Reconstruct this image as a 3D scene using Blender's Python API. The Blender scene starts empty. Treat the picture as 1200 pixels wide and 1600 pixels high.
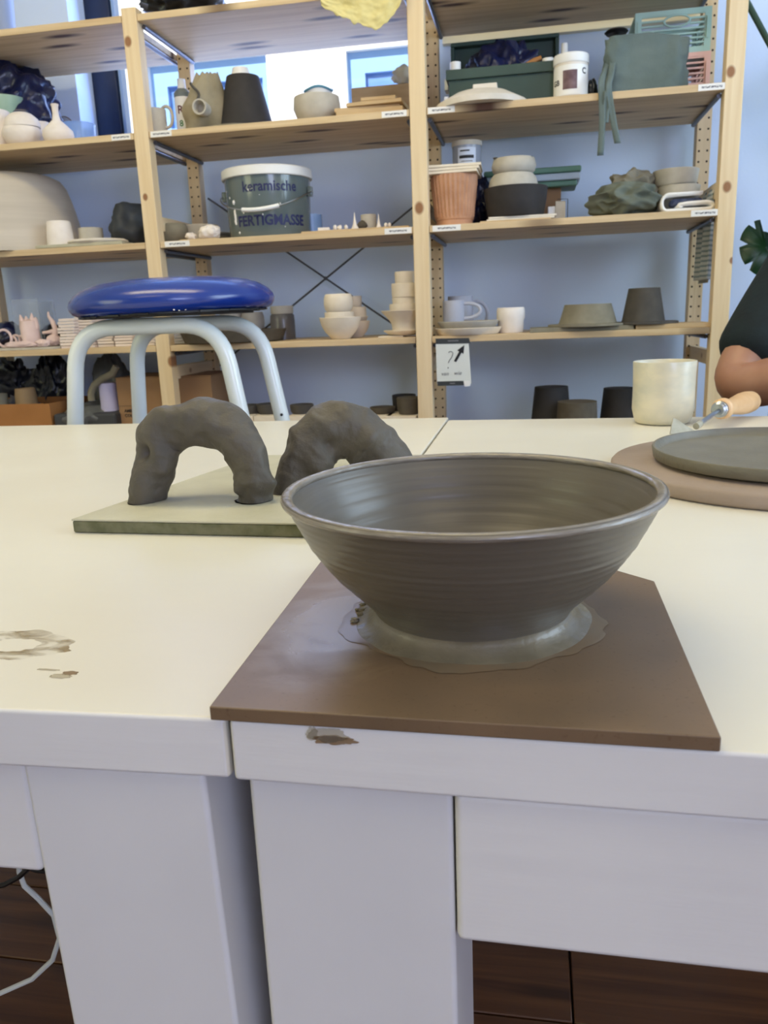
import bpy, bmesh, math, random
from mathutils import Vector, Matrix, noise, Euler
import numpy as np
random.seed(7)
PI = math.pi
SC = bpy.context.scene
COL = SC.collection

# ------------------------------------------------------------------ camera
F_PX, CAMZ = 1252.57, 0.93
YAW, PITCH, ROLL = math.radians(10.690), math.radians(13.911), math.radians(-2.285)
_F = Vector((-math.sin(YAW)*math.cos(PITCH), math.cos(YAW)*math.cos(PITCH), -math.sin(PITCH)))
_R0 = Vector((math.cos(YAW), math.sin(YAW), 0)); _U0 = _R0.cross(_F)
_R = _R0*math.cos(ROLL) + _U0*math.sin(ROLL); _U = -_R0*math.sin(ROLL) + _U0*math.cos(ROLL)
cd = bpy.data.cameras.new('camera'); cam = bpy.data.objects.new('camera', cd); COL.objects.link(cam)
cam.matrix_world = Matrix(((_R.x, _U.x, -_F.x, 0), (_R.y, _U.y, -_F.y, 0), (_R.z, _U.z, -_F.z, CAMZ), (0, 0, 0, 1)))
cd.sensor_fit = 'VERTICAL'; cd.sensor_height = 36; cd.lens = 36*F_PX/1600
cd.clip_start = 0.02; cd.clip_end = 60
cd.dof.use_dof = True; cd.dof.focus_distance = 0.62; cd.dof.aperture_fstop = 19
SC.camera = cam
# ------------------------------------------------------------------ world, sun, lights, exposure
W = bpy.data.worlds.new('world'); SC.world = W; W.use_nodes = True
wn = W.node_tree; bg = wn.nodes['Background']
sky = wn.nodes.new('ShaderNodeTexSky'); sky.sky_type = 'HOSEK_WILKIE'; sky.turbidity = 5
sky.sun_direction = Vector((0.3, -0.7, 0.7)).normalized(); sky.ground_albedo = 0.5
wn.links.new(sky.outputs[0], bg.inputs[0]); bg.inputs[1].default_value = 3.2
sd = bpy.data.lights.new('sun', 'SUN'); sd.energy = 7; sd.angle = math.radians(1.0); sd.color = (1, .96, .9)
so = bpy.data.objects.new('sun', sd); COL.objects.link(so)
so.rotation_euler = Vector((-0.30, -0.72, 0.62)).to_track_quat('Z', 'Y').to_euler()
def area(name, loc, target, sx, sy, power, col):
    d = bpy.data.lights.new(name, 'AREA'); d.shape = 'RECTANGLE'; d.size = sx; d.size_y = sy; d.energy = power; d.color = col
    o = bpy.data.objects.new(name, d); COL.objects.link(o); o.location = loc
    o.rotation_euler = (Vector(loc)-Vector(target)).to_track_quat('Z', 'Y').to_euler(); return o
WARM = (1.0, .84, .42)
area('street_window_light', (1.9, -3.3, 1.7), (0.2, 1.0, 0.8), 2.2, 1.9, 118, (.64, .70, 1.0))
area('glass_door_light', (2.9, 1.2, 1.5), (0.0, 1.7, 1.0), 2.2, 2.0, 108, (.66, .84, 1.0))
area('back_window_daylight', (-1.0, 3.08, 2.1), (-1.0, 0.5, 1.9), 1.2, 1.0, 19, (.28, .46, 1.0))
area('left_warm_fill', (-3.2, -.5, 1.6), (0, .8, .8), 2.0, 1.6, 35, (1.0, .99, .56))  # added warm fill from the left; no shopfront stands here
SC.view_settings.view_transform = 'Standard'; SC.view_settings.look = 'None'
SC.view_settings.gamma = 1; SC.view_settings.use_curve_mapping = False; SC.view_settings.exposure = -0.10

# ------------------------------------------------------------------ helpers
def ray(px, py): return _F + _R*((px-600)/F_PX) - _U*((py-800)/F_PX)
def at(px, py, Y):
    """the point on the upright plane y = Y that the photograph shows at (px, py)"""
    d = ray(px, py); return Vector((0, 0, CAMZ)) + d*(Y/d.y)
def on(px, py, Z):
    d = ray(px, py); return Vector((0, 0, CAMZ)) + d*((Z-CAMZ)/d.z)
def lin(c): return tuple(((v/255)/12.92 if v/255 <= .04045 else ((v/255+.055)/1.055)**2.4) for v in c[:3]) + (1,)

class B:
    """collects shapes into one mesh"""
    def __init__(s): s.bm = bmesh.new()
    def _add(s, vs, fs):
        v = [s.bm.verts.new(p) for p in vs]
        for f in fs:
            try: s.bm.faces.new([v[i] for i in f])
            except ValueError: pass
        return v
    def box(s, c, size, rot=None):
        x, y, z = size[0]/2, size[1]/2, size[2]/2
        m = Euler(rot).to_matrix() if rot else None; c = Vector(c); vs = []
        for p in ((-x,-y,-z),(x,-y,-z),(x,y,-z),(-x,y,-z),(-x,-y,z),(x,-y,z),(x,y,z),(-x,y,z)):
            p = Vector(p); vs.append((m @ p if m else p) + c)
        s._add(vs, [(0,3,2,1),(4,5,6,7),(0,1,5,4),(1,2,6,5),(2,3,7,6),(3,0,4,7)]); return s
    def span(s, a, b):
        a, b = Vector(a), Vector(b); return s.box((a+b)/2, [abs(q) for q in (b-a)])
    def prism(s, pts, z0, z1, to=None):
        n = len(pts); f = to or (lambda p: Vector(p))
        vs = [f((p[0], p[1], z0)) for p in pts] + [f((p[0], p[1], z1)) for p in pts]
        s._add(vs, [tuple(range(n))[::-1], tuple(range(n, 2*n))] + [(i, (i+1) % n, n+(i+1) % n, n+i) for i in range(n)]); return s
    def lathe(s, prof, c=(0,0,0), n=48, wob=None, M=None):
        """prof: (r, z) from the axis out and back; wob(angle, r, z) -> r"""
        c = Vector(c); rings = []; M = M or Matrix.Identity(3)
        for r, z in prof:
            if r < 1e-6: rings.append([s.bm.verts.new(M @ Vector((0, 0, z)) + c)])
            else:
                ring = []
                for i in range(n):
                    a = 2*PI*i/n; q = wob(a, r, z) if wob else r
                    ring.append(s.bm.verts.new(M @ Vector((q*math.cos(a), q*math.sin(a), z)) + c))
                rings.append(ring)
        for A, C in zip(rings, rings[1:]):
            for i in range(n):
                j = (i+1) % n
                if len(A) == 1 and len(C) == 1: break
                if len(A) == 1: f = (A[0], C[i], C[j])
                elif len(C) == 1: f = (A[i], C[0], A[j])
                else: f = (A[i], C[i], C[j], A[j])
                try: s.bm.faces.new(f)
                except ValueError: pass
        return s
    def tube(s, pts, r, n=10, closed=False, flat=1.0):
        P = [Vector(p) for p in pts]; m = len(P); rr = r if isinstance(r, (list, tuple)) else [r]*m
        up = None; rings = []
        for i, p in enumerate(P):
            t = (P[(i+1) % m]-P[i-1]) if closed else (P[min(i+1, m-1)]-P[max(i-1, 0)])
            t.normalize()
            if up is None:
                up = Vector((0, 0, 1)) if abs(t.z) < .9 else Vector((0, 1, 0))
            up = (up - t*up.dot(t)).normalized(); sd_ = t.cross(up)
            rings.append([s.bm.verts.new(p + sd_*math.cos(2*PI*k/n)*rr[i] + up*math.sin(2*PI*k/n)*rr[i]*flat) for k in range(n)])
        for i in range(m if closed else m-1):
            A, C = rings[i], rings[(i+1) % m]
            for k in range(n): s.bm.faces.new((A[k], A[(k+1) % n], C[(k+1) % n], C[k]))
        if not closed:
            s.bm.faces.new(rings[0][::-1]); s.bm.faces.new(rings[-1])
        return s
    def grid(s, f, nu, nv):
        vs = [f(i/nu, j/nv) for j in range(nv+1) for i in range(nu+1)]
        s._add(vs, [(j*(nu+1)+i, j*(nu+1)+i+1, (j+1)*(nu+1)+i+1, (j+1)*(nu+1)+i) for j in range(nv) for i in range(nu)]); return s
    def blob(s, c, rad, amp=.25, freq=2.0, seed=0, sub=4, ridge=False, flat=None, octv=4):
        b2 = bmesh.new(); bmesh.ops.create_icosphere(b2, subdivisions=sub, radius=1)
        c = Vector(c); off = Vector((seed*3.7, seed*1.3, seed*2.1)); idx = {}
        for v in b2.verts:
            p = v.co.copy(); d = 0; a = 1; q = freq
            for _ in range(octv):
                nz = noise.noise(p*q + off)
                d += a*((.5-2.4*abs(nz)) if ridge else nz); a *= .5; q *= 2.1
            w = p*(1+amp*d); w = Vector((w.x*rad[0], w.y*rad[1], w.z*rad[2]))
            if flat is not None and w.z < flat: w.z = flat + (w.z-flat)*.04
            idx[v.index] = s.bm.verts.new(w + c)
        for f in b2.faces: s.bm.faces.new([idx[v.index] for v in f.verts])
        b2.free(); return s

def link(name, me, mat, parent=None, loc=None, rz=0, bev=0, seg=2, angle=35, smooth=True, sub=0, solid=0):
    o = bpy.data.objects.new(name, me); COL.objects.link(o)
    if mat: me.materials.append(mat)
    if smooth:
        me.shade_smooth(); me.set_sharp_from_angle(angle=math.radians(angle))
    if loc is not None: o.location = loc
    if rz: o.rotation_euler.z = rz
    if parent: o.parent = parent
    if solid: m = o.modifiers.new('solid', 'SOLIDIFY'); m.thickness = solid; m.offset = 0
    if bev: m = o.modifiers.new('bevel', 'BEVEL'); m.width = bev; m.segments = seg; m.limit_method = 'ANGLE'; m.angle_limit = math.radians(40); m.harden_normals = True
    if sub: m = o.modifiers.new('sub', 'SUBSURF'); m.levels = sub; m.render_levels = sub
    return o
def obj(name, b, mat, parent=None, **k):
    me = bpy.data.meshes.new(name); bmesh.ops.recalc_face_normals(b.bm, faces=b.bm.faces); b.bm.to_mesh(me); b.bm.free()
    return link(name, me, mat, parent, **k)
def tag(o, label=None, cat=None, group=None, kind=None):
    for k, v in (('label', label), ('category', cat), ('group', group), ('kind', kind)):
        if v: o[k] = v
    return o
def thing(name, label, cat, loc=(0,0,0), rz=0, group=None):
    o = bpy.data.objects.new(name, None); COL.objects.link(o); o.location = loc; o.rotation_euler.z = rz; o.empty_display_size = .05
    return tag(o, label, cat, group)
def struct(name, b, mat, parent=None, **k):
    o = obj(name, b, mat, parent, **k)
    if not parent: tag(o, kind='structure')
    return o
def dup(root, loc, rz=0, label=None, group=None):
    r = root.copy(); COL.objects.link(r); r.location = loc; r.rotation_euler.z = rz
    if label: r['label'] = label
    if group: r['group'] = group
    for ch in list(root.children):
        c = ch.copy(); COL.objects.link(c); c.parent = r
        for g in list(ch.children):
            d = g.copy(); COL.objects.link(d); d.parent = c
    return r
def text_mesh(s, size, font_bold=0.0, shear=0):
    cu = bpy.data.curves.new('t', 'FONT'); cu.body = s; cu.size = size; cu.align_x = 'CENTER'; cu.align_y = 'CENTER'
    cu.offset = font_bold*size; cu.resolution_u = 3; cu.shear = shear
    o = bpy.data.objects.new('t', cu); COL.objects.link(o)
    dg = bpy.context.evaluated_depsgraph_get(); me = bpy.data.meshes.new_from_object(o.evaluated_get(dg))
    bpy.data.objects.remove(o); return me
def text(name, s, size, mat, parent, to, bold=0.0, shear=0, thick=.0006):
    """flat print laid on a surface: to(x, y) gives the surface point"""
    me = text_mesh(s, size, bold, shear); bm = bmesh.new(); bm.from_mesh(me)
    bmesh.ops.subdivide_edges(bm, edges=[e for e in bm.edges if e.calc_length() > size*.25], cuts=2)
    bmesh.ops.triangulate(bm, faces=bm.faces)
    for v in bm.verts: v.co = to(v.co.x, v.co.y)
    me2 = bpy.data.meshes.new(name); bm.to_mesh(me2); bm.free()
    return link(name, me2, mat, parent, smooth=False)

# ------------------------------------------------------------------ materials
def nodes(name):
    m = bpy.data.materials.new(name); m.use_nodes = True; t = m.node_tree
    return m, t, t.nodes['Principled BSDF']
def nn(t, kind, **k):
    n = t.nodes.new(kind)
    for a, v in k.items(): setattr(n, a, v)
    return n
def mapped(t, scale):
    tc = nn(t, 'ShaderNodeTexCoord'); mp = nn(t, 'ShaderNodeMapping'); mp.inputs['Scale'].default_value = scale
    t.links.new(tc.outputs['Object'], mp.inputs[0]); return mp
def shifted(t, scale):
    # object coordinates, moved along by a random amount for each board
    mp = mapped(t, scale); oi = nn(t, 'ShaderNodeObjectInfo'); sc_ = nn(t, 'ShaderNodeVectorMath', operation='SCALE'); sc_.inputs[0].default_value = (37, 53, 0)
    t.links.new(oi.outputs['Random'], sc_.inputs['Scale']); ad = nn(t, 'ShaderNodeVectorMath', operation='ADD'); t.links.new(mp.outputs[0], ad.inputs[0]); t.links.new(sc_.outputs[0], ad.inputs[1]); return ad
def mat(name, c, c2=None, rough=.6, scale=8, stretch=(1,1,1), bump=0, bscale=60, bstretch=None, metal=0, coat=0, spec=.5, lo=.35, hi=.65, sheen=0, detail=6):
    m, t, p = nodes(name); L = t.links
    p.inputs['Roughness'].default_value = rough; p.inputs['Metallic'].default_value = metal
    p.inputs['Coat Weight'].default_value = coat; p.inputs['Specular IOR Level'].default_value = spec
    p.inputs['Sheen Weight'].default_value = sheen
    p.inputs['Base Color'].default_value = lin(c)
    if c2:
        mp = mapped(t, stretch); n = nn(t, 'ShaderNodeTexNoise'); n.inputs['Scale'].default_value = scale; n.inputs['Detail'].default_value = detail
        L.new(mp.outputs[0], n.inputs['Vector']); r = nn(t, 'ShaderNodeValToRGB')
        r.color_ramp.elements[0].position = lo; r.color_ramp.elements[1].position = hi
        r.color_ramp.elements[0].color = lin(c); r.color_ramp.elements[1].color = lin(c2)
        L.new(n.outputs['Fac'], r.inputs[0]); L.new(r.outputs[0], p.inputs['Base Color'])
    if bump:
        mp = mapped(t, bstretch or stretch); n = nn(t, 'ShaderNodeTexNoise'); n.inputs['Scale'].default_value = bscale; n.inputs['Detail'].default_value = 5
        L.new(mp.outputs[0], n.inputs['Vector']); b = nn(t, 'ShaderNodeBump'); b.inputs['Strength'].default_value = min(1, bump); b.inputs['Distance'].default_value = .003
        L.new(n.outputs['Fac'], b.inputs['Height']); L.new(b.outputs[0], p.inputs['Normal'])
    return m
def wood(name, c, c2, dark, axis, rough=.55, knots=None, streak=.5, plank=0):
    """grain runs along axis 0/1/2; knots: list of (x, y, z, radius) in object space"""
    m, t, p = nodes(name); L = t.links; p.inputs['Roughness'].default_value = rough; p.inputs['Specular IOR Level'].default_value = .3
    sc = [22, 22, 22]; sc[axis] = 1.1; mp = shifted(t, sc)
    n = nn(t, 'ShaderNodeTexNoise'); n.inputs['Scale'].default_value = 2.0; n.inputs['Detail'].default_value = 7; n.inputs['Distortion'].default_value = .6
    L.new(mp.outputs[0], n.inputs['Vector']); r = nn(t, 'ShaderNodeValToRGB')
    r.color_ramp.elements[0].position = .3; r.color_ramp.elements[1].position = .7
    r.color_ramp.elements[0].color = lin(c2); r.color_ramp.elements[1].color = lin(c); L.new(n.outputs['Fac'], r.inputs[0])
    col = r.outputs[0]
    if streak:                                    # long dark flecks and knots cut lengthwise
        s2 = [26, 26, 26]; s2[axis] = 6.0; s2[2] = .4 if axis == 0 else s2[2]; mp2 = shifted(t, s2); v = nn(t, 'ShaderNodeTexVoronoi'); v.voronoi_dimensions = '2D'; v.inputs['Scale'].default_value = .34
        n3 = nn(t, 'ShaderNodeTexNoise'); n3.inputs['Scale'].default_value = .8; L.new(mp2.outputs[0], n3.inputs['Vector'])
        ad = nn(t, 'ShaderNodeVectorMath', operation='MULTIPLY_ADD'); ad.inputs[1].default_value = (.35, .35, 0)
        L.new(n3.outputs['Color'], ad.inputs[0]); L.new(mp2.outputs[0], ad.inputs[2]); L.new(ad.outputs[0], v.inputs['Vector'])
        mr = nn(t, 'ShaderNodeMapRange'); mr.inputs[1].default_value = .05; mr.inputs[2].default_value = .17; mr.inputs[3].default_value = streak; mr.inputs[4].default_value = 0
        L.new(v.outputs['Distance'], mr.inputs[0]); mx = nn(t, 'ShaderNodeMixRGB'); L.new(mr.outputs[0], mx.inputs[0]); L.new(col, mx.inputs[1]); mx.inputs[2].default_value = lin(dark); col = mx.outputs[0]
    for (kx, ky, kz, kr) in (knots or []):
        tc = nn(t, 'ShaderNodeTexCoord'); sb = nn(t, 'ShaderNodeVectorMath', operation='SUBTRACT'); sb.inputs[1].default_value = (kx, ky, kz)
        L.new(tc.outputs['Object'], sb.inputs[0]); ml = nn(t, 'ShaderNodeVectorMath', operation='MULTIPLY')
        ml.inputs[1].default_value = tuple((.75 if i == axis else (0 if i == 1 and axis == 2 else 1)) for i in range(3)); L.new(sb.outputs[0], ml.inputs[0])
        ln = nn(t, 'ShaderNodeVectorMath', operation='LENGTH'); L.new(ml.outputs[0], ln.inputs[0])
        mr = nn(t, 'ShaderNodeMapRange'); mr.inputs[1].default_value = kr*.75; mr.inputs[2].default_value = kr*1.25; mr.inputs[3].default_value = .85; mr.inputs[4].default_value = 0
        L.new(ln.outputs['Value'], mr.inputs[0]); mx = nn(t, 'ShaderNodeMixRGB'); L.new(mr.outputs[0], mx.inputs[0]); L.new(col, mx.inputs[1]); mx.inputs[2].default_value = lin(dark); col = mx.outputs[0]
    L.new(col, p.inputs['Base Color'])
    b = nn(t, 'ShaderNodeBump'); b.inputs['Strength'].default_value = .12; b.inputs['Distance'].default_value = .002
    L.new(n.outputs['Fac'], b.inputs['Height']); L.new(b.outputs[0], p.inputs['Normal'])
    return m
def glassy(name, c, rough=.05, alpha=.35):
    m, t, p = nodes(name); p.inputs['Base Color'].default_value = lin(c); p.inputs['Roughness'].default_value = rough; p.inputs['Alpha'].default_value = alpha
    return m

PINE, PINE2, KNOT = (238, 217, 180), (224, 197, 154), (120, 70, 34)
M = {}
M['wall'] = mat('wall_paint', (216, 231, 255), (210, 226, 251), .85, scale=2, bump=.15, bscale=90)  # cool daylight tint put into the white wall's colour
M['wall_warm'] = mat('plaster_wall', (226, 220, 208), None, .85, bump=.15, bscale=90)
M['ceil'] = mat('ceiling_paint', (235, 232, 226), None, .9)
M['navy'] = mat('navy_frame', (14, 30, 62), None, .4)
M['white_cord'] = mat('white_cable', (222, 226, 220), None, .5)
M['black'] = mat('black_rubber', (18, 18, 22), None, .45)
M['clay'] = mat('leather_clay', (93, 87, 77), (80, 75, 67), .55, scale=30, bump=.5, bscale=140, spec=.35)
M['clay_wet'] = mat('wet_slip', (128, 117, 94), (110, 100, 79), .34, scale=45, bump=.25, bscale=160, coat=.15)
M['slabg'] = mat('cement_board', (190, 186, 164), (174, 170, 148), .8, scale=14, bump=.25, bscale=200)
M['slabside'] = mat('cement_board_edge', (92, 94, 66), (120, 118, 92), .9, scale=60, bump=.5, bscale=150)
M['plaster'] = mat('plaster', (226, 218, 206), (212, 204, 190), .9, scale=20)
M['bisque'] = mat('bisque_white', (236, 224, 204), (226, 212, 190), .85, scale=20)
M['bisque_l'] = mat('bisque_pale', (240, 232, 224), (228, 218, 208), .85, scale=20)
M['pot_grey'] = mat('grey_greenware', (196, 190, 178), (184, 178, 165), .8, scale=30)
M['beige'] = mat('beige_greenware', (208, 198, 184), (192, 182, 168), .85, scale=5, stretch=(.3, .3, 5))
M['clay_grey'] = mat('dry_grey_clay', (140, 134, 116), (128, 122, 104), .85, scale=30)
M['clay_dark'] = mat('dry_dark_clay', (84, 80, 74), (74, 70, 66), .85, scale=30)
M['clay_black'] = mat('black_clay', (50, 46, 46), (42, 40, 40), .75, scale=30)
M['clay_brown'] = mat('brown_clay', (92, 84, 70), (80, 72, 60), .8, scale=30)
M['terra'] = mat('terracotta', (200, 152, 120), (184, 136, 104), .85, scale=22, bump=.2)
M['pink'] = mat('pink_clay', (232, 208, 202), (220, 194, 188), .85, scale=20)
M['tile'] = mat('unglazed_tile', (238, 226, 218), (226, 212, 204), .85, scale=20)
M['mdf'] = mat('thin_board', (206, 180, 140), (192, 164, 124), .75, scale=8, stretch=(1, 6, 6))
M['card'] = mat('cardboard', (160, 126, 92), (146, 112, 80), .85, scale=6, bump=.1)
M['card2'] = mat('orange_cardboard', (176, 122, 70), (160, 108, 58), .85, scale=6, bump=.1)
M['ink'] = mat('black_ink', (22, 22, 26), None, .6)
M['inkblue'] = mat('navy_ink', (22, 28, 84), None, .5)
M['white'] = mat('white_plastic', (238, 238, 236), None, .4)
M['paper'] = mat('white_paper', (242, 240, 238), None, .8)
M['grey_ink'] = mat('grey_ink', (120, 122, 126), None, .7)
M['greenbox'] = mat('dark_green_plastic', (50, 74, 68), (44, 66, 60), .45, scale=6)
M['greenlid'] = mat('green_plastic_lid', (92, 130, 112), None, .5)
M['bagnavy'] = mat('navy_plastic_bag', (20, 32, 78), (12, 18, 50), .3, scale=9, bump=.6, bscale=26, coat=.2)
M['bagblack'] = mat('black_plastic_bag', (26, 32, 42), (14, 18, 26), .3, scale=9, bump=.6, bscale=26)
M['darkclaylump'] = mat('dark_wrapped_clay', (54, 60, 68), (44, 50, 58), .6, scale=9, bump=.3, bscale=20)
M['greybag'] = mat('grey_plastic_bag', (110, 112, 112), (84, 88, 90), .4, scale=9, bump=.5, bscale=22)
M['beigebag'] = mat('beige_cloth', (158, 148, 124), (124, 114, 92), .85, scale=9, bump=.6, bscale=40)
M['yellow'] = mat('yellow_sheet', (226, 214, 150), (208, 194, 128), .5, scale=14, bump=.7, bscale=40)
M['olive'] = mat('olive_cloth', (112, 118, 106), (94, 100, 90), .9, scale=12, bump=.5, bscale=60)
M['apron'] = mat('green_grey_canvas', (104, 118, 116), (90, 104, 102), .9, scale=12, bump=.4, bscale=80)
M['olive2'] = mat('khaki_cloth', (140, 134, 118), (112, 108, 96), .9, scale=12, bump=.5, bscale=60)
M['teal'] = mat('teal_plastic', (160, 190, 184), None, .5)
M['pinkp'] = mat('pink_plastic', (222, 176, 164), None, .5)
M['steel'] = mat('steel', (170, 176, 182), None, .3, metal=1)
M['rod'] = mat('dark_steel_rod', (96, 98, 108), None, .4, metal=.7)
M['leaf'] = mat('leaf', (26, 62, 32), (18, 46, 24), .4, scale=9)
M['stem'] = mat('plant_stem', (44, 70, 50), None, .5)
M['soil'] = mat('soil', (50, 38, 28), (34, 26, 20), .95, scale=60, bump=1)
M['lilac'] = mat('lavender_paper', (196, 192, 228), None, .8)
M['skin'] = mat('skin', (176, 132, 106), (160, 114, 88), .5, scale=14, bump=.12, bscale=120)
M['skin'].node_tree.nodes['Principled BSDF'].inputs['Subsurface Weight'].default_value = .08
M['shirt'] = mat('dark_green_knit', (12, 30, 34), (8, 22, 26), .9, scale=40, bump=.3, bscale=120)
M['denim'] = mat('dark_denim', (34, 40, 58), (26, 30, 46), .9, scale=40)
M['hair'] = mat('dark_hair', (40, 28, 20), (26, 18, 14), .6, scale=60, stretch=(1, 1, .2))
M['clear'] = glassy('clear_plastic', (214, 226, 240), .12, .30)
M['clearblue'] = glassy('blue_clear_plastic', (150, 190, 245), .15, .45)
M['clearjar'] = glassy('smoky_clear_plastic', (176, 184, 200), .15, .60)

# ------------------------------------------------------------------ room shell
ZS = {1: 1.8233, 2: 1.4999, 3: 1.1778, 4: .8552, 5: .533, 6: .213}
WY, WX0, WX1, WZ0, WZ1 = 3.0, -1.655, -.315, 1.53, 2.75
ROOM = (-3.4, 3.0, -3.5, 2.95)                     # x0, x1, y0, height
fl = obj('floor', B().box((-.2, -.25, -.03), (6.4, 6.5, .04)), mat('floor_underlay', (40, 26, 18), None, .8)); tag(fl, kind='structure')
m_fl = wood('dark_floor_wood', (112, 72, 42), (70, 42, 26), (38, 22, 14), 0, rough=.35, streak=.6)
k = 0; y = -3.45
rnd = random.Random(4)
plank_me = {}
while y < 2.95:
    x = -3.38 - rnd.random()*.9
    while x < 2.98:
        x2 = x + 1.2; a, b = max(x, -3.38), min(x2, 2.98)
        if b-a > .03:
            if b-a > 1.19:
                if 'f' not in plank_me:
                    o = obj('plank', B().box((0, 0, -.005), (1.197, .147, .01)), m_fl, fl, bev=.0015, seg=1); plank_me['f'] = o.data
                else:
                    o = bpy.data.objects.new('plank', plank_me['f']); COL.objects.link(o); o.parent = fl
                    md = o.modifiers.new('bevel', 'BEVEL'); md.width = .0015; md.segments = 1
            else: o = obj('plank', B().box((0, 0, -.005), (b-a-.003, .147, .01)), m_fl, fl, bev=.0015, seg=1)
            o.location = ((a+b)/2, y+.075, 0)
        x = x2
    y += .15
x0, x1, y0, H = ROOM
b = B()
b.span((x0, WY, 0), (x1, WY+.2, WZ0)).span((x0, WY, WZ1), (x1, WY+.2, H)).span((x0, WY, WZ0), (WX0, WY+.2, WZ1)).span((WX1, WY, WZ0), (x1, WY+.2, WZ1))
struct('wall_back', b, M['wall'])
struct('wall_left', B().span((x0-.1, y0, 0), (x0, WY+.2, H)), M['wall_warm'])
struct('wall_right', B().span((x1, y0, 0), (x1+.1, WY+.2, H)), M['wall_warm'])
struct('wall_front', B().span((x0, y0-.1, 0), (x1, y0, H)), M['wall_warm'])
struct('ceiling', B().span((x0-.1, y0-.1, H), (x1+.1, WY+.2, H+.1)), M['ceil'])
struct('baseboard_back', B().span((x0, WY-.015, 0), (x1, WY, .1)), M['wall_warm'], bev=.003)
struct('wall_band_1', B().span((-.30, WY-.025, 1.795), (.54, WY, 1.845)), mat('cream_band', (244, 234, 204), None, .6), bev=.003)  # cream band along the wall behind the top shelf
# window in the back wall
wf = thing('window_1', None, None); wf['kind'] = 'structure'
b = B(); YW = 3.12
b.span((WX0, YW, WZ0), (WX0+.10, YW+.07, WZ1)).span((WX1-.12, YW, WZ0), (WX1, YW+.07, WZ1)).span((WX0+.10, YW, WZ0), (WX1-.12, YW+.07, WZ0+.05)).span((WX0+.10, YW, WZ1-.06), (WX1-.12, YW+.07, WZ1))
obj('window_frame', b, M['navy'], wf, bev=.004)
b = B(); b.span((WX0+.104, YW+.012, WZ0+.05), (WX0+.116, YW+.05, WZ1-.06)); obj('window_seal', b, mat('pale_blue_seal', (150, 180, 226), None, .4), wf)
gm, t, p = nodes('window_glass'); tr = nn(t, 'ShaderNodeBsdfTransparent'); gl = nn(t, 'ShaderNodeBsdfGlossy'); gl.inputs['Roughness'].default_value = .02
fr = nn(t, 'ShaderNodeFresnel'); fr.inputs[0].default_value = 1.45; mx = nn(t, 'ShaderNodeMixShader')
t.links.new(fr.outputs[0], mx.inputs[0]); t.links.new(tr.outputs[0], mx.inputs[1]); t.links.new(gl.outputs[0], mx.inputs[2]); t.links.new(mx.outputs[0], t.nodes['Material Output'].inputs[0])
obj('pane', B().span((WX0+.10, YW+.03, WZ0+.05), (WX1-.12, YW+.036, WZ1-.06)), gm, wf)
obj('window_sill', B().span((WX0, WY-.01, WZ0-.02), (WX1, YW+.02, WZ0)), M['white'], wf, bev=.003)

# unseen windows added behind the area lights; the left one backs an added fill
def side_window(name, c, wx, hz, along):
    w = thing(name, None, None, c); w['kind'] = 'structure'; b = B(); f = .06; L_ = (lambda x, y, z: (x, y, z)) if along == 'x' else (lambda x, y, z: (y, x, z))
    for x0_, x1_, z0_, z1_ in ((-wx/2, -wx/2+f, -hz/2, hz/2), (wx/2-f, wx/2, -hz/2, hz/2), (-f/2, f/2, -hz/2+f, hz/2-f), (-wx/2+f, wx/2-f, hz/2-f, hz/2), (-wx/2+f, wx/2-f, -hz/2, -hz/2+f)):
        b.span(L_(x0_, -.03, z0_), L_(x1_, .03, z1_))
    obj('window_frame', b, M['navy'], w, bev=.004)
    obj('pane', B().span(L_(-wx/2+f, -.006, -hz/2+f), L_(wx/2-f, .006, hz/2-f)), M['clearblue'], w)
side_window('window_2', (1.9, y0+.03, 1.7), 2.3, 2.0, 'x')
side_window('window_3', (x1-.03, 1.2, 1.5), 2.3, 2.1, 'y')
side_window('added_window', (x0+.03, -.5, 1.6), 2.1, 1.7, 'y')  # unseen window added behind the warm fill

# building across the street
bd = thing('building', 'white rendered facade with pale blue window recesses seen through the window', 'building', (0, 7, 0))
mfac = mat('white_render', (246, 247, 250), None, .9); mrev = mat('pale_blue_reveal', (150, 190, 240), None, .8); mpan = mat('blue_window_pane', (84, 128, 200), (110, 156, 222), .35, scale=1.5)
def hole_wall(bb, X0, X1, Z0, Z1, holes, ya, yb):
    xs = X0
    for (a, c, e, f) in sorted(holes):
        bb.span((xs, ya, Z0), (a, yb, Z1)); bb.span((a, ya, Z0), (c, yb, e)); bb.span((a, ya, f), (c, yb, Z1)); xs = c
    bb.span((xs, ya, Z0), (X1, yb, Z1))
HL = [(-6.2, -4.4, 2.5, 3.03), (-3.2, -2.155, 2.5, 3.03), (-1.485, -.45, 2.5, 2.99), (.6, 1.8, 2.5, 2.99)]
b = B(); hole_wall(b, -8, 4, 0, 5.5, HL, 0, .3); obj('wall', b, mfac, bd)
for (a, c, e, f) in HL:
    w = obj('window', B().span((a, .06, e), (a+.14, .3, f)).span((c-.06, .06, e), (c, .3, f)).span((a+.14, .06, f-.16), (c-.06, .3, f)).span((a+.14, .06, e), (c-.06, .3, e+.04)), mrev, bd)
    obj('pane', B().span((a+.14, .10, e+.04), (c-.06, .12, f-.16)), mpan, w)
gr = obj('street_ground', B().span((-8, 3.25, -.1), (4, 7, -.02)), mat('paving', (170, 168, 164), None, .9)); tag(gr, kind='structure')

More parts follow.
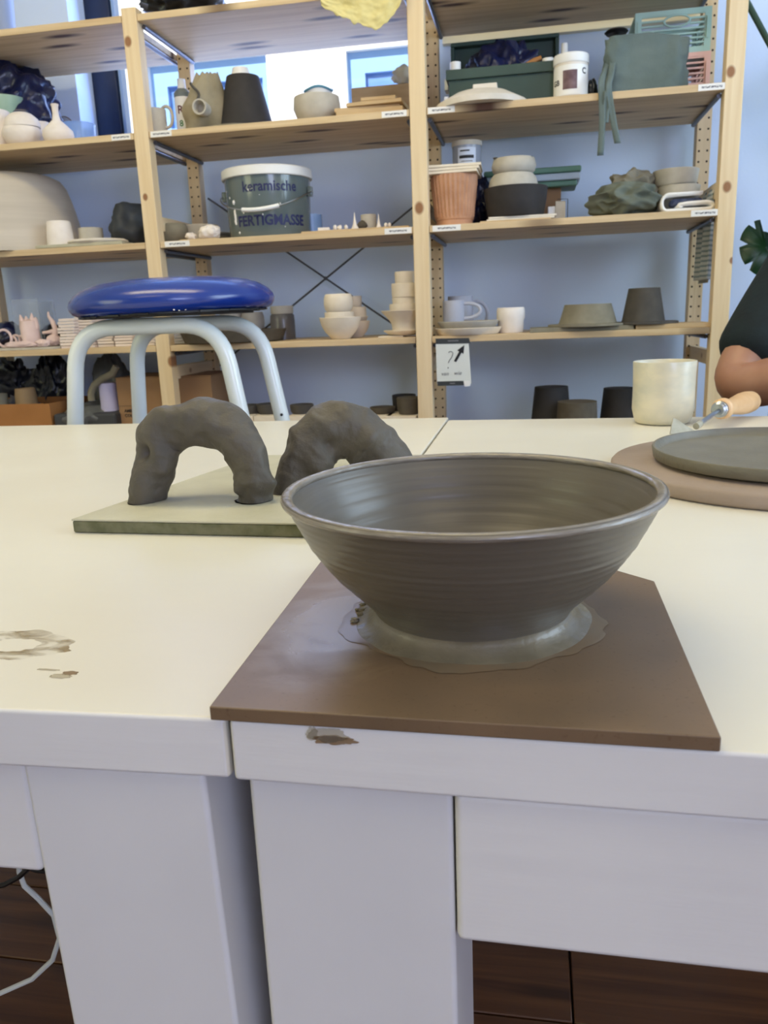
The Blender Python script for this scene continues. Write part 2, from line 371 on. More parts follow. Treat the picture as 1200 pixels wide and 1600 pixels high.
# ceiling lamps (outside the picture, they light the tables)
def lamp(loc, label, power, sx=1.15, sy=.26):
    t = thing('ceiling_lamp', label, 'lamp', loc, 0, 'warm ceiling panels')
    obj('housing', B().box((0, 0, .03), (sx+.09, sy+.08, .05)), M['white'], t, bev=.004)
    em, tt, pp = nodes('lamp_diffuser'); pp.inputs['Emission Color'].default_value = lin((255, 236, 205)); pp.inputs['Emission Strength'].default_value = 2.5
    obj('diffuser', B().box((0, 0, .002), (sx+.03, sy+.02, .004)), em, t)
    d = bpy.data.lights.new('lamp_light', 'AREA'); d.shape = 'RECTANGLE'; d.size = sx; d.size_y = sy; d.energy = power; d.color = WARM
    o = bpy.data.objects.new('lamp_light', d); COL.objects.link(o); o.parent = t; o.location = (0, 0, -.01)
lamp((-1.0, -.2, 2.89), 'long warm ceiling panel nearest above the left table', 4)
lamp((.9, -.6, 2.89), 'long warm ceiling panel above the right table front', 3)
lamp((-.75, 1.15, 2.89), 'long warm ceiling panel between tables and shelves', 22, 1.9, .42)

# ------------------------------------------------------------------ shelving unit
YF, YB = 2.505, 2.935
PX = [-2.047, -1.187, -.327, .533]
PH = [1.842, 1.842, 2.26, 2.26]
unit = thing('shelving_unit', 'tall open pine shelving unit with steel rods along the back wall, shelves full of pottery', 'shelves', (0, YF, 0))
def ul(x, y, z): return (x, y-YF, z)                # unit-local
KN = {1: [(200, 65, .011), (227, 308, .008), (268, 565, .013)], 2: [(655, 325, .013)], 3: [(1142, 112, .011), (1136, 292, .011), (1144, 407, .007)]}
def hole_dots(m):
    t = m.node_tree; L = t.links; p = t.nodes['Principled BSDF']; src = p.inputs['Base Color'].links[0].from_socket
    tc = nn(t, 'ShaderNodeTexCoord'); sx = nn(t, 'ShaderNodeSeparateXYZ'); L.new(tc.outputs['Object'], sx.inputs[0])
    def mth(op, a, b=None):
        n = nn(t, 'ShaderNodeMath', operation=op)
        for i, q in enumerate((a, b)):
            if q is None: continue
            if isinstance(q, (int, float)): n.inputs[i].default_value = q
            else: L.new(q, n.inputs[i])
        return n.outputs[0]
    z = mth('MULTIPLY', mth('SUBTRACT', mth('FRACT', mth('DIVIDE', sx.outputs[2], .032)), .5), .032)
    x = mth('SUBTRACT', mth('ABSOLUTE', sx.outputs[0]), .0125)
    d = mth('SQRT', mth('ADD', mth('MULTIPLY', z, z), mth('MULTIPLY', x, x)))
    f = mth('LESS_THAN', d, .0034); mx = nn(t, 'ShaderNodeMixRGB'); L.new(f, mx.inputs[0]); L.new(src, mx.inputs[1]); mx.inputs[2].default_value = lin((58, 40, 28)); L.new(mx.outputs[0], p.inputs['Base Color'])
m_rear = wood('pine_rear_post', (222, 198, 160), (204, 176, 136), KNOT, 2, streak=0); hole_dots(m_rear)
for i, X in enumerate(PX):
    kn = [(at(a, c, YF).x-X, 0, at(a, c, YF).z, r) for a, c, r in KN.get(i, [])]
    o = obj('post', B().span((-.024, 0, 0), (.024, .044, PH[i])), wood('pine_post', PINE, PINE2, (132, 76, 36), 2, knots=kn, streak=0), unit, loc=(X, 0, 0), bev=.0025)
    obj('post', B().span((-.022, 0, 0), (.022, .044, PH[i])), m_rear, unit, loc=(X, YB-.044-YF, 0), bev=.0025)
    for z in (.28, .763, 1.238) + ((1.87,) if i > 1 else ()):
        obj('rung', B().span((-.01, .044, z-.022), (.01, YB-.044-YF, z+.022)), wood('pine_rung', PINE, PINE2, (132, 76, 36), 1, knots=[(0, .18, z, .012)], streak=0), unit, loc=(X, 0, 0), bev=.002)
m_sh = wood('pine_shelf', (226, 202, 162), (202, 174, 134), (84, 56, 42), 0, streak=1.0)
m_lab, t, p = nodes('printed_label'); L = t.links; p.inputs['Roughness'].default_value = .6
tc = nn(t, 'ShaderNodeTexCoord'); sx = nn(t, 'ShaderNodeSeparateXYZ'); L.new(tc.outputs['Object'], sx.inputs[0])
az = nn(t, 'ShaderNodeMath', operation='ABSOLUTE'); L.new(sx.outputs[2], az.inputs[0]); lt = nn(t, 'ShaderNodeMath', operation='LESS_THAN'); L.new(az.outputs[0], lt.inputs[0]); lt.inputs[1].default_value = .0026
ax = nn(t, 'ShaderNodeMath', operation='ABSOLUTE'); L.new(sx.outputs[0], ax.inputs[0]); lx = nn(t, 'ShaderNodeMath', operation='LESS_THAN'); L.new(ax.outputs[0], lx.inputs[0]); lx.inputs[1].default_value = .027
ns = nn(t, 'ShaderNodeTexNoise'); ns.inputs['Scale'].default_value = 420; L.new(tc.outputs['Object'], ns.inputs['Vector']); gt = nn(t, 'ShaderNodeMath', operation='GREATER_THAN'); L.new(ns.outputs['Fac'], gt.inputs[0]); gt.inputs[1].default_value = .47
m1 = nn(t, 'ShaderNodeMath', operation='MULTIPLY'); L.new(lt.outputs[0], m1.inputs[0]); L.new(lx.outputs[0], m1.inputs[1]); m2 = nn(t, 'ShaderNodeMath', operation='MULTIPLY'); L.new(m1.outputs[0], m2.inputs[0]); L.new(gt.outputs[0], m2.inputs[1])
mx = nn(t, 'ShaderNodeMixRGB'); L.new(m2.outputs[0], mx.inputs[0]); mx.inputs[1].default_value = lin((240, 238, 234)); mx.inputs[2].default_value = lin((70, 72, 86)); L.new(mx.outputs[0], p.inputs['Base Color'])
LABS = {(2, 0): [(172, 202)], (2, 1): [(234, 267), (597, 636)], (2, 2): [(669, 711), (1088, 1130)], (3, 1): [(256, 295), (601, 643)], (3, 2): [(676, 720), (1078, 1122)]}
for k in range(1, 7):
    for b_ in range(3):
        if k == 1 or True:
            xa, xb = PX[b_]+.0255, PX[b_+1]-.0255; z = ZS[k]; cx = (xa+xb)/2
            o = obj('shelf_board', B().span((xa-cx, .002, -.0195), (xb-cx, .425, 0)), m_sh, unit, loc=(cx, 0, z), bev=.0015)
            for l, r in LABS.get((k, b_), []):
                p1 = at(l, 200 if k == 2 else 370, YF); p2 = at(r, 200 if k == 2 else 370, YF)
                obj('name_label', B().box((0, 0, 0), (p2.x-p1.x, .0008, .0165)), m_lab, o, loc=((p1.x+p2.x)/2-cx, .0012, -.0095))
            for X, s in ((PX[b_], 1), (PX[b_+1], -1)):
                obj('support_rod', B().tube([(X+s*.031, .03, z-.0275), (X+s*.031, YB-YF-.03, z-.0275)], .0065, 8), M['rod'], unit)
for a, c in (((325, 310), (690, 558)), ((690, 287), (330, 582))):
    obj('cross_brace', B().tube([Vector(ul(*at(*a, 2.945))), Vector(ul(*at(*c, 2.945)))], .0035, 8), M['rod'], unit)
p = at(509, 435, 2.945); obj('brace_plate', B().lathe([(0, -.004), (.007, -.003), (.007, .003), (0, .003)], ul(p.x, 2.945, p.z), 20, M=Matrix.Rotation(PI/2, 3, 'X')), M['rod'], unit)

# ------------------------------------------------------------------ pots and what stands on the shelves
BOWL = [(.42, 0), (.46, .03), (.72, .32), (.9, .62), (1, 1)]
ROUNDB = [(.55, 0), (.6, .03), (.85, .25), (1, .6), (.97, .85), (.88, 1)]
CUP = [(.9, 0), (.97, .04), (1, .3), (1, 1)]
CYL = [(1, 0), (1, .5), (1, 1)]
CONEUP = [(1, 0), (.98, .05), (.72, 1)]
FLARE = [(.5, 0), (.52, .1), (.6, .45), (.98, .97), (1, 1)]
PLATE = [(.6, 0), (.66, .1), (.97, .8), (1, 1)]
def lathe_b(prof, R, h, t=0, n=40, base=0, wob=None):
    pr = [(0, base)] + [(r*R, base+z*h) for r, z in prof]
    if t: pr += [(prof[-1][0]*R-t*.5, base+h+t*.3)] + [(max(r*R-t, .001), base+max(z*h, t)) for r, z in reversed(prof)] + [(0, base+t)]
    else: pr += [(0, base+h)]
    return B().lathe(pr, n=n, wob=wob)
def dims(l, r, yt, Y, zb):
    a, c = at(l, yt+8, Y), at(r, yt+8, Y); return (a.x+c.x)/2, (c.x-a.x)/2, at((l+r)/2, yt, Y).z-zb
TOP = {}
def pot(name, label, cat, l, r, yt, Y, zb, prof, m, t=.004, group=None, n=40, h=None, wob=None, bump=None):
    X, R, hh = dims(l, r, yt, Y, zb); h = h or hh
    o = obj(name, lathe_b(prof, R, h, t, n, wob=wob), m, loc=(X, Y, zb), angle=50)
    TOP[label] = zb+h
    return tag(o, label, cat, group)
def slab(name, label, cat, l, r, Y, zb, th, dep, m, rz=0, group=None, pxy=None):
    a, c = at(l, pxy or 350, Y), at(r, pxy or 350, Y)
    o = obj(name, B().box((0, 0, th/2), (c.x-a.x, dep, th)), m, loc=((a.x+c.x)/2, Y, zb), rz=rz, bev=min(.002, th*.3))
    return tag(o, label, cat, group)
def heap(name, label, cat, l, r, yt, Y, zb, m, dep=.13, amp=.22, freq=1.8, seed=0, ridge=False, sub=4, group=None, octv=4):
    X, R, h = dims(l, r, yt, Y, zb)
    b = B().blob((0, 0, h*.5), (R, dep, h*.56), amp, freq, seed, sub, ridge, flat=-h*.48, octv=octv)
    zmin = min(v.co.z for v in b.bm.verts)
    for v in b.bm.verts: v.co.z -= zmin
    return tag(obj(name, b, m, loc=(X, Y, zb+.0005), angle=80), label, cat, group)

# --- shelf 1 (top): only what hangs over the edge is seen
z = ZS[1]
heap('plastic_bag', 'black plastic bag slumped over the front edge of the top shelf', 'bag', 222, 345, -30, 2.62, z, M['bagblack'], .12, .25, 2.2, 3, True)
def drape(name, label, l, r, ytip, m, seed, fpx):
    """sheet lying on the shelf, over its edge and hanging down"""
    xa, xb = at(l, 10, YF-.012).x, at(r, 10, YF-.012).x; off = Vector((seed, seed*2, 0))
    def f(u, v):
        x = xa+(xb-xa)*u; tip = at((l+r)/2, fpx(u), YF-.012).z
        if v < .4: q = v/.4; p_ = Vector((x, YF+.22*(1-q)-.0*q, z+.012+.05*math.sin(PI*min(1, q*1.0))*(1-.3*u)))
        elif v < .5: q = (v-.4)/.1; p_ = Vector((x, YF-.012*q, z+.012-.01*q))
        else: q = (v-.5)/.5; p_ = Vector((x*(1-.12*q)+(xa+xb)/2*.12*q, YF-.014-.004*q, z+.002-(z-tip)*q))
        w = Vector((p_.x*14, p_.z*14, v*3))+off; d = noise.noise(w)*.5+noise.noise(w*2.7)*.35+noise.noise(w*6)*.2
        if v >= .4: p_.y -= .004+.012*(d+.75); 
        else: p_.z += .010*(d+.8)
        p_.x += .008*noise.noise(w+Vector((9, 9, 9)))
        if v == 1: p_.z += .010*noise.noise(Vector((u*14, seed, 1)))
        return p_
    b = B().grid(f, 56, 60); c = Vector(((xa+xb)/2, YF, z)); bmesh.ops.translate(b.bm, verts=b.bm.verts, vec=-c)
    return tag(obj(name, b, m, loc=c, angle=60, solid=.0012), label, 'plastic sheet')
drape('plastic_sheet', 'crumpled pale yellow sheet hanging over the top shelf edge beside the middle post', 498, 636, 0, M['yellow'], 5,
      lambda u: 6+48*(max(0, 1-abs(u-.68)/.68)**.75) if u < .68 else 6+48*(1-((u-.68)/.32)**1.3*.72))
pot('bucket', 'grey blue bucket cut off at the left edge of the top shelf', 'bucket', -30, 15, -30, 2.60, z, [(.85, 0), (1, .9), (1, 1)], mat('grey_blue_plastic', (138, 150, 176), None, .4))

# --- shelf 2
z = ZS[2]
heap('plastic_bag', 'navy speckled plastic bag at the left end of the second shelf', 'bag', -70, 76, 104, 2.76, z, M['bagnavy'], .13, .20, 1.5, 1, True, 5, octv=3)
o = pot('bowl', 'pale green glazed bowl tipped behind the white bowls', 'bowl', -28, 38, 156, 2.68, z, BOWL, mat('green_glaze', (164, 192, 168), (130, 160, 140), .35))
b1 = pot('bowl', 'white bisque bowl at the foot of the stack left of the bottle vase', 'bowl', 8, 62, 200, 2.58, z, ROUNDB, M['bisque_l'], group='white bowls on the second shelf')
zt = TOP['white bisque bowl at the foot of the stack left of the bottle vase']
pot('bowl', 'white bisque bowl upside down on top of the stack left of the bottle vase', 'bowl', 9, 58, 177, 2.58, zt, [(1, 0), (1, .2), (.9, .6), (.6, .92), (.45, 1)], M['bisque_l'], 0, group='white bowls on the second shelf')
pot('bowl', 'white bisque bowl cut off by the left edge of the picture', 'bowl', -42, 11, 175, 2.58, z, CUP, M['bisque_l'], group='white bowls on the second shelf')
pot('cup', 'small white cup tucked behind the neck bottle', 'cup', 52, 76, 192, 2.66, z, CUP, M['bisque_l'])
pot('bottle_vase', 'white long-necked bottle vase on the second shelf', 'vase', 64, 108, 163, 2.57, z, [(.7, 0), (.85, .05), (1, .2), (.95, .32), (.6, .47), (.26, .6), (.2, .75), (.2, .93), (.26, 1)], M['bisque_l'], .003)
pot('plastic_tub', 'low clear blue plastic tub beside the bottle vase', 'tub', 98, 146, 195, 2.68, z, [(.9, 0), (1, .92), (1.04, 1)], M['clearblue'], .0015)
t = thing('oval_plate', 'pale oval plate with a brown rim standing against the wall behind the navy bag', 'plate', (at(101, 165, 2.92).x, 2.90, z))
h = at(100, 137, 2.92).z-z-.012
b = B().lathe([(0, -.004), (.046, -.004), (.050, 0), (.046, .004), (0, .004)], (0, 0, 0), 40, M=Matrix.Rotation(PI/2, 3, 'X')); 
for v in b.bm.verts: v.co.z = v.co.z*1.62+.083
obj('plate_face', b, mat('pale_glaze', (198, 204, 214), (170, 180, 196), .4, scale=14), t)
obj('plate_rim', B().tube([(.049*math.cos(a*PI/24), 0, .083+.0795*math.sin(a*PI/24)) for a in range(48)], .0022, 6, True), mat('brown_rim', (120, 96, 82), None, .6), t)
# middle bay
slab('wooden_board', 'small round-cornered wooden board under the ring-handled cup', 'board', 232, 266, 2.60, z, .008, .12, M['mdf'], pxy=200)
t = thing('cup', 'grey cup with a big ring handle beside the left post on the second shelf', 'cup', (at(243, 185, 2.60).x, 2.60, z+.0085))
h = at(240, 172, 2.6).z-z-.0085
obj('body', lathe_b(CUP, .034, h, .003), M['pot_grey'], t)
p = at(260, 183, 2.6)
obj('handle', B().tube([(p.x-t.location.x+.021*math.cos(a), 0, p.z-z-.0085+.031*math.sin(a)) for a in [2*PI*i/28 for i in range(28)]], .005, 8, True), M['pot_grey'], t)
def squeeze(label, l, r, yt, Y, zb, printed=True):
    X, R, h = dims(l, r, yt, Y, zb); t = thing('squeeze_bottle', label, 'bottle', (X, Y, zb))
    obj('body', B().lathe([(0, 0), (R, 0), (R, h*.70), (R*.98, h*.72), (0, h*.72)], n=32), M['white'], t, bev=0)
    obj('shoulder', B().lathe([(0, h*.7), (R*1.01, h*.7), (R*1.01, h*.77), (R*.6, h*.84), (0, h*.84)], n=32), mat('grey_plastic', (112, 122, 122), None, .45), t)
    obj('cap', B().lathe([(0, h*.84), (R*.5, h*.84), (R*.46, h), (0, h)], n=24), M['white'], t)
    if printed:
        def to(x, y): a = -PI/2 + x/R*.999; return Vector((math.cos(a)*(R+.0006), math.sin(a)*(R+.0006), y))
        text('print', 'R', .034, mat('dark_red_print', (96, 36, 46), None, .6), t, lambda x, y: to(x, y+h*.48), .02)
        text('print', '8', .026, mat('green_print', (74, 132, 84), None, .6), t, lambda x, y: to(x, y+h*.26), .02)
    return t
squeeze('white squeeze bottle with grey shoulder beside the beige bag', 271, 296, 124, 2.68, z)
b = B(); X, R, h = dims(280, 352, 115, 2.62, z)
def sack(u, v):
    a = 2*PI*u; r = R*(.98-.55*max(0, v-.45)/.55)*(1+.10*math.sin(3*a+2)+.22*noise.noise(Vector((math.cos(a)*1.6, math.sin(a)*1.6, v*3+4)))); q = abs(noise.noise(Vector((math.cos(a)*2.5, math.sin(a)*2.5, v*1.5))))
    lean = .018*v
    return Vector((r*math.cos(a)+lean, .8*r*math.sin(a), h*v*(1-.12*q*v)))
b.grid(sack, 56, 30); bmesh.ops.remove_doubles(b.bm, verts=b.bm.verts, dist=1e-5)
t = thing('cloth_bag', 'beige crumpled cloth bag with a rolled tube in its fold on the second shelf', 'bag', (X, 2.62, z))
obj('bag_body', b, M['beigebag'], t, angle=80, solid=.003)
p = at(317, 170, 2.555)-t.location
obj('rolled_tube', B().lathe([(0, -.02), (.02, -.02), (.022, .005), (.0225, .03), (.018, .03), (.014, .0), (0, 0)], (p.x, p.y, p.z), 28, M=Matrix.Rotation(PI/2, 3, 'X')), M['pot_grey'], t)
obj('rope', B().tube([(p.x-.02+.012*math.sin(i*.5), p.y-.002-.002*math.sin(i), p.z+.02+i*.006) for i in range(10)], .004, 7), M['clay_dark'], t)
obj('disc_tray', B().lathe([(0, 0), (.11, 0), (.115, .005), (.11, .009), (0, .009)], n=48), M['clay_grey'], loc=(at(370, 190, 2.64).x, 2.64, z)); tag(bpy.data.objects['disc_tray'], 'flat grey disc under the black tapered pot', 'tray')
pot('tapered_pot', 'black upside-down tapered pot between the beige bag and the window', 'pot', 338, 422, 121, 2.64, z+.0095, [(1, 0), (.99, .04), (.58, 1)], M['clay_black'], 0)
pot('paper_cup', 'white paper cup upside down on the black tapered pot', 'cup', 361, 391, 107, 2.64, TOP['black upside-down tapered pot between the beige bag and the window'], [(1, 0), (.78, 1)], M['paper'], 0)
pot('bowl', 'pale grey bowl in front of the bright window on the second shelf', 'bowl', 459, 531, 153, 2.62, z, ROUNDB[:-1]+[(.95, 1)], M['pot_grey'], .004)
zt = TOP['pale grey bowl in front of the bright window on the second shelf']
X = at(498, 150, 2.62).x
t = thing('small_dish', 'small white dish with a blue rim resting in the pale grey bowl', 'dish', (X, 2.62, zt-.012))
obj('dish_body', lathe_b([(.8, 0), (1, 1)], .043, .030, .003), M['paper'], t)
obj('blue_rim', B().tube([(.0425*math.cos(a*PI/20), .0425*math.sin(a*PI/20), .031+.003*math.sin(a*PI/7)) for a in range(40)], .004, 6, True), mat('blue_glaze', (96, 150, 176), None, .4), t)
hw_ = at(600, 137, 2.84).z-z
slab('wooden_box', 'long wooden box at the back of the second shelf below the window', 'box', 552, 650, 2.84, z, hw_, .06, mat('box_wood', (186, 156, 120), (170, 140, 104), .7, scale=10, stretch=(1, 6, 6)), pxy=150)
lv_ = [0]+[at(590, q, 2.56).z-z for q in (170, 163.5, 157, 152, 145.5)]
for i, (l, r, Y, rz, lb) in enumerate([(531, 634, 2.60, 0, 'bottom board'), (528, 628, 2.62, .04, 'board second from the bottom'), (548, 634, 2.61, -.05, 'board third from the bottom'), (563, 617, 2.61, 0, 'small brick-shaped piece'), (566, 620, 2.615, .03, 'topmost small piece')]):
    slab('board', lb+' of the pile under the window beside the middle post', 'board', l, r, Y, z+lv_[i], lv_[i+1]-lv_[i]-.0008, .12 if i < 3 else .05, M['mdf'], rz, 'boards piled beside the middle post', pxy=165)
heap('crumpled_paper', 'crumpled grey paper lying on the wooden box behind the middle post', 'paper', 612, 650, 106, 2.83, z+hw_, M['pot_grey'], .03, .45, 1.1, 9, octv=2)
# right bay
t = thing('storage_box', 'dark green plastic storage box standing open on the second shelf', 'box', (at(781, 130, 2.72).x, 2.72, z)); XB = t.location.x
xl, xr = at(697, 130, 2.62).x-XB, at(872, 110, 2.62).x-XB; hb = at(780, 103, 2.62).z-z
def boxwalls(bb, x0_, x1_, y0_, y1_, z0_, z1_, th):
    bb.span((x0_, y0_, z0_), (x1_, y1_, z0_+th)); bb.span((x0_, y0_, z0_+th), (x1_, y0_+th, z1_)).span((x0_, y1_-th, z0_+th), (x1_, y1_, z1_)).span((x0_, y0_+th, z0_+th), (x0_+th, y1_-th, z1_)).span((x1_-th, y0_+th, z0_+th), (x1_, y1_-th, z1_)); return bb
obj('body', boxwalls(B(), xl+.008, xr-.008, -.10, .13, 0, hb-.028, .004), M['greenbox'], t, bev=.0015)
b = B(); b.span((xl, -.108, hb-.028), (xr, -.098, hb)).span((xl, .128, hb-.028), (xr, .138, hb)).span((xl, -.098, hb-.028), (xl+.012, .128, hb)).span((xr-.012, -.098, hb-.028), (xr, .128, hb)); obj('rim', b, M['greenbox'], t, bev=.002)
lz0, lz1 = hb-.01, at(780, 63, 2.86).z-z-.004
b = B(); yl = .135
b.span((xl-.004, yl, lz0), (xr+.008, yl+.006, lz1)).span((xl-.004, yl-.028, lz1-.012), (xr+.008, yl, lz1)).span((xl-.004, yl-.028, lz0), (xl+.008, yl, lz1-.012)).span((xr-.004, yl-.028, lz0), (xr+.008, yl, lz1-.012)); obj('lid', b, M['greenbox'], t, bev=.003)
obj('clip', B().span((xl-.012, -.03, hb-.035), (xl-.0005, .02, hb-.005)), M['white'], t, bev=.001)
obj('clip', B().span((xl-.006, -.105, 0.02), (xl+.006, -.099, .05)), M['white'], t, bev=.001)
heap('plastic_bag', 'dark blue plastic bag lying inside the green storage box', 'bag', 722, 852, 72, 2.76, z+.006, M['bagnavy'], .07, .2, 2, 8, True, 5)
pot('bottle_cap', 'white bottle cap showing at the left of the green storage box', 'cap', 703, 720, 98, 2.66, z+.13, CYL, M['white'], 0)
bpy.data.objects['bottle_cap'].name = 'bottle'; o = bpy.data.objects['bottle']; zt = o.location.z
o['category'] = 'bottle'; o['label'] = 'white capped bottle standing at the left inside the green storage box'
bm = bmesh.new(); bm.from_mesh(o.data)
for v in bm.verts:
    if v.co.z < .001: v.co.z = -(zt-z-.006)
bm.to_mesh(o.data); bm.free()
X, R, h = dims(847, 865, 92, 2.66, z+.006); tag(obj('bottle', B().lathe([(0, 0), (R, 0), (R, h), (0, h)]), M['white'], loc=(X, 2.66, z+.006)), 'white capped bottle standing at the right inside the green storage box', 'bottle')
a, c = at(818, 104, 2.67), at(846, 90, 2.67)
tag(obj('wooden_tool', B().tube([Vector((-.03, 0, -.06)), Vector((0, 0, 0)), (c-a)*.6, (c-a)], [.004, .006, .009, .006], 10), mat('amber_wood', (168, 116, 62), None, .5), loc=a), 'amber wooden tool handle sticking out of the green storage box', 'tool')
squeeze('white capped squeeze bottle behind the labelled jar', 871, 893, 68, 2.70, z, False)
X, R, h = dims(865, 920, 88, 2.60, z); t = thing('glaze_jar', 'white plastic glaze jar with a dark picture on its label on the second shelf', 'jar', (X, 2.60, z))
obj('body', B().lathe([(0, 0), (R*.93, 0), (R*.96, .003), (R*.97, h*.86), (0, h*.86)], n=48), mat('milky_jar', (226, 218, 206), None, .35), t)
obj('lid', B().lathe([(0, h*.80), (R, h*.80), (R*1.02, h*.82), (R*1.02, h*.98), (R*.97, h), (0, h)], n=48), M['white'], t)
def band(bb, R_, a0, a1, z0_, z1_, th=.0008, n=16):
    def f(u, v, rr): a = a0+(a1-a0)*u; return Vector((rr*math.cos(a), rr*math.sin(a), z0_+(z1_-z0_)*v))
    bb.grid(lambda u, v: f(u, v, R_), n, 1).grid(lambda u, v: f(u, v, R_+th), n, 1); return bb
obj('paper_label', band(B(), R*.97+.0003, -PI*.98, -PI*.08, h*.10, h*.74), M['white'], t)
obj('label_picture', band(B(), R*.97+.0015, -PI*.66, -PI*.40, h*.22, h*.62), mat('maroon_print', (92, 66, 72), (120, 96, 100), .5, scale=40), t)
text('print', 'GB', .020, M['ink'], t, lambda x, y: Vector(((R*.97+.0014)*math.cos(-PI*.82+x/R), (R*.97+.0014)*math.sin(-PI*.82+x/R), h*.38+y)), .03)
text('print', 'C', .022, M['ink'], t, lambda x, y: Vector(((R*.97+.0014)*math.cos(-PI*.25+x/R), (R*.97+.0014)*math.sin(-PI*.25+x/R), h*.60+y)), .03)
t = thing('plaster_mould', 'cream plaster mould disc with a flat knob in front of the green box', 'mould', (at(752, 150, 2.60).x, 2.60, z))
h = at(775, 131, 2.60).z-z; R = (at(830, 150, 2.6).x-at(687, 150, 2.6).x)/2
obj('disc', B().lathe([(0, 0), (R, 0), (R, h*.22), (R*.6, h*.62), (R*.3, h*.7), (0, h*.72)], n=48), M['plaster'], t)
obj('lug', B().box((.012, 0, h*.84), (.07, .05, h*.28)), M['plaster'], t, bev=.003)
a = at(968, 50, 2.70)
t = thing('stamp', 'black oval-headed stamp standing behind the folded apron', 'stamp', (at(962, 90, 2.70).x, 2.70, z)); h = a.z-z
obj('stem', B().lathe([(0, 0), (.018, 0), (.018, h*.35), (.007, h*.5), (.006, h-.006), (0, h-.006)], n=20), M['black'], t)
obj('head', B().lathe([(0, h-.008), (.028, h-.006), (.034, h), (.028, h+.005), (0, h+.006)], n=28), M['black'], t)
heap('dark_rag', 'small black rag between the glaze jar and the apron', 'rag', 917, 934, 126, 2.62, z, M['bagblack'], .03, .2, 2, 4)
# folded apron with hanging straps
X0, X1 = at(936, 100, 2.57).x, at(1076, 100, 2.57).x; ht = at(1010, 57, 2.60).z-z
t = thing('apron', 'folded grey green canvas apron with straps hanging over the second shelf edge', 'apron', ((X0+X1)/2, 2.60, z)); hw = (X1-X0)/2
def apr(u, v):
    a = 2*PI*u; s = math.copysign(abs(math.cos(a))**.45, math.cos(a)); q = math.copysign(abs(math.sin(a))**.6, math.sin(a))
    w = noise.noise(Vector((s*2, q*2, v*2.6+3)))*.012+noise.noise(Vector((s*5, q*3, v*7)))*.005
    x = s*(hw*(1-.07*v)+w) + (.012*v); zt_ = ht*(1-.10*max(0, s)) if s < .75 else ht*.90
    return Vector((x, q*(.035+.016*(1-v)+w), v*zt_*(1-.12*(s < -.93)) + (0 if v > 0 else 0)))
b = B().grid(apr, 72, 26); bmesh.ops.remove_doubles(b.bm, verts=b.bm.verts, dist=1e-5)
be = [e for e in b.bm.edges if e.is_boundary]; bmesh.ops.holes_fill(b.bm, edges=be)
obj('folded_cloth', b, M['apron'], t, angle=70)
def ribbon(pts, w, th=.0016, n=26):
    P = [Vector(p_) for p_ in pts]; b = B()
    def cr(s):
        s = s*(len(P)-1); i = min(int(s), len(P)-2); f = s-i; p0 = P[max(i-1, 0)]; p1 = P[i]; p2 = P[i+1]; p3 = P[min(i+2, len(P)-1)]
        return .5*((2*p1)+(p2-p0)*f+(2*p0-5*p1+4*p2-p3)*f*f+(-p0+3*p1-3*p2+p3)*f**3)
    b.grid(lambda u, v: cr(v)+Vector(((u-.5)*w, .002*math.sin(v*9+u*4), 0)), 3, n); return b
def rel(px, py, Y): return at(px, py, Y)-t.location
for pts in ([(950, 62, 2.61), (952, 90, 2.585), (948, 105, 2.56), (941, 122, 2.53), (940, 140, 2.500), (941, 190, 2.493), (938, 243, 2.490)],
            [(958, 95, 2.56), (954, 120, 2.53), (951, 138, 2.500), (957, 180, 2.494), (965, 224, 2.490)],
            [(950, 118, 2.54), (948, 142, 2.499), (947, 170, 2.496), (946, 192, 2.494)]):
    obj('strap', ribbon([rel(*q) for q in pts], .017 if len(pts) > 3 else .010), M['apron'], t, angle=70, solid=.0016)
def crate(label, l, r, yt, yb, Y, zb, dep, m, name='folding_crate', hole=True):
    a, c = at(l, (yt+yb)/2, Y), at(r, (yt+yb)/2, Y); h = at((l+r)/2, yt, Y).z-zb; w = c.x-a.x
    t = thing(name, label, 'crate', ((a.x+c.x)/2, Y, zb)); e = .012
    b = B()
    for yy in (0, dep-.006):
        b.span((-w/2, yy, 0), (-w/2+e*1.5, yy+.006, h)).span((w/2-e*1.5, yy, 0), (w/2, yy+.006, h)).span((-w/2+e*1.5, yy, 0), (w/2-e*1.5, yy+.006, e)).span((-w/2+e*1.5, yy, h-e), (w/2-e*1.5, yy+.006, h))
    for xx in (-w/2, w/2-.006):
        b.span((xx, .006, 0), (xx+.006, dep-.006, e)).span((xx, .006, h-e), (xx+.006, dep-.006, h)); b.span((xx, .006, e), (xx+.006, .014, h-e)).span((xx, dep-.014, e), (xx+.006, dep-.006, h-e))
    b.span((-w/2+.006, .006, 0), (w/2-.006, dep-.006, .003)); obj('frame', b, m, t)
    b = B(); n = int(h/.0125)
    for i in range(1, n):
        zz = h*i/n
        for yy in (.001, dep-.005):
            if hole and yy < .01 and .60 < i/n < .88: b.span((-w/2+.002, yy, zz-.0025), (-w*.12, yy+.004, zz+.0025)).span((w*.22, yy, zz-.0025), (w/2-.002, yy+.004, zz+.0025))
            else: b.span((-w/2+.002, yy, zz-.0025), (w/2-.002, yy+.004, zz+.0025))
        for xx in (-w/2+.001, w/2-.005): b.span((xx, .002, zz-.0025), (xx+.004, dep-.002, zz+.0025))
    o = obj('slats', b, m, t); o['kind'] = 'stuff'
    if hole: obj('hand_hole_rim', B().tube([(w*.05+w*.17*math.cos(q*PI/12), .0, h*.74+h*.13*math.sin(q*PI/12)) for q in range(24)], .003, 6, True), m, t)
    obj('hinge', B().box((-w/2+.010, -.001, h*.55), (.006, .004, h*.5)).box((w/2-.010, -.001, h*.55), (.006, .004, h*.5)), m, t)
    return zb+h
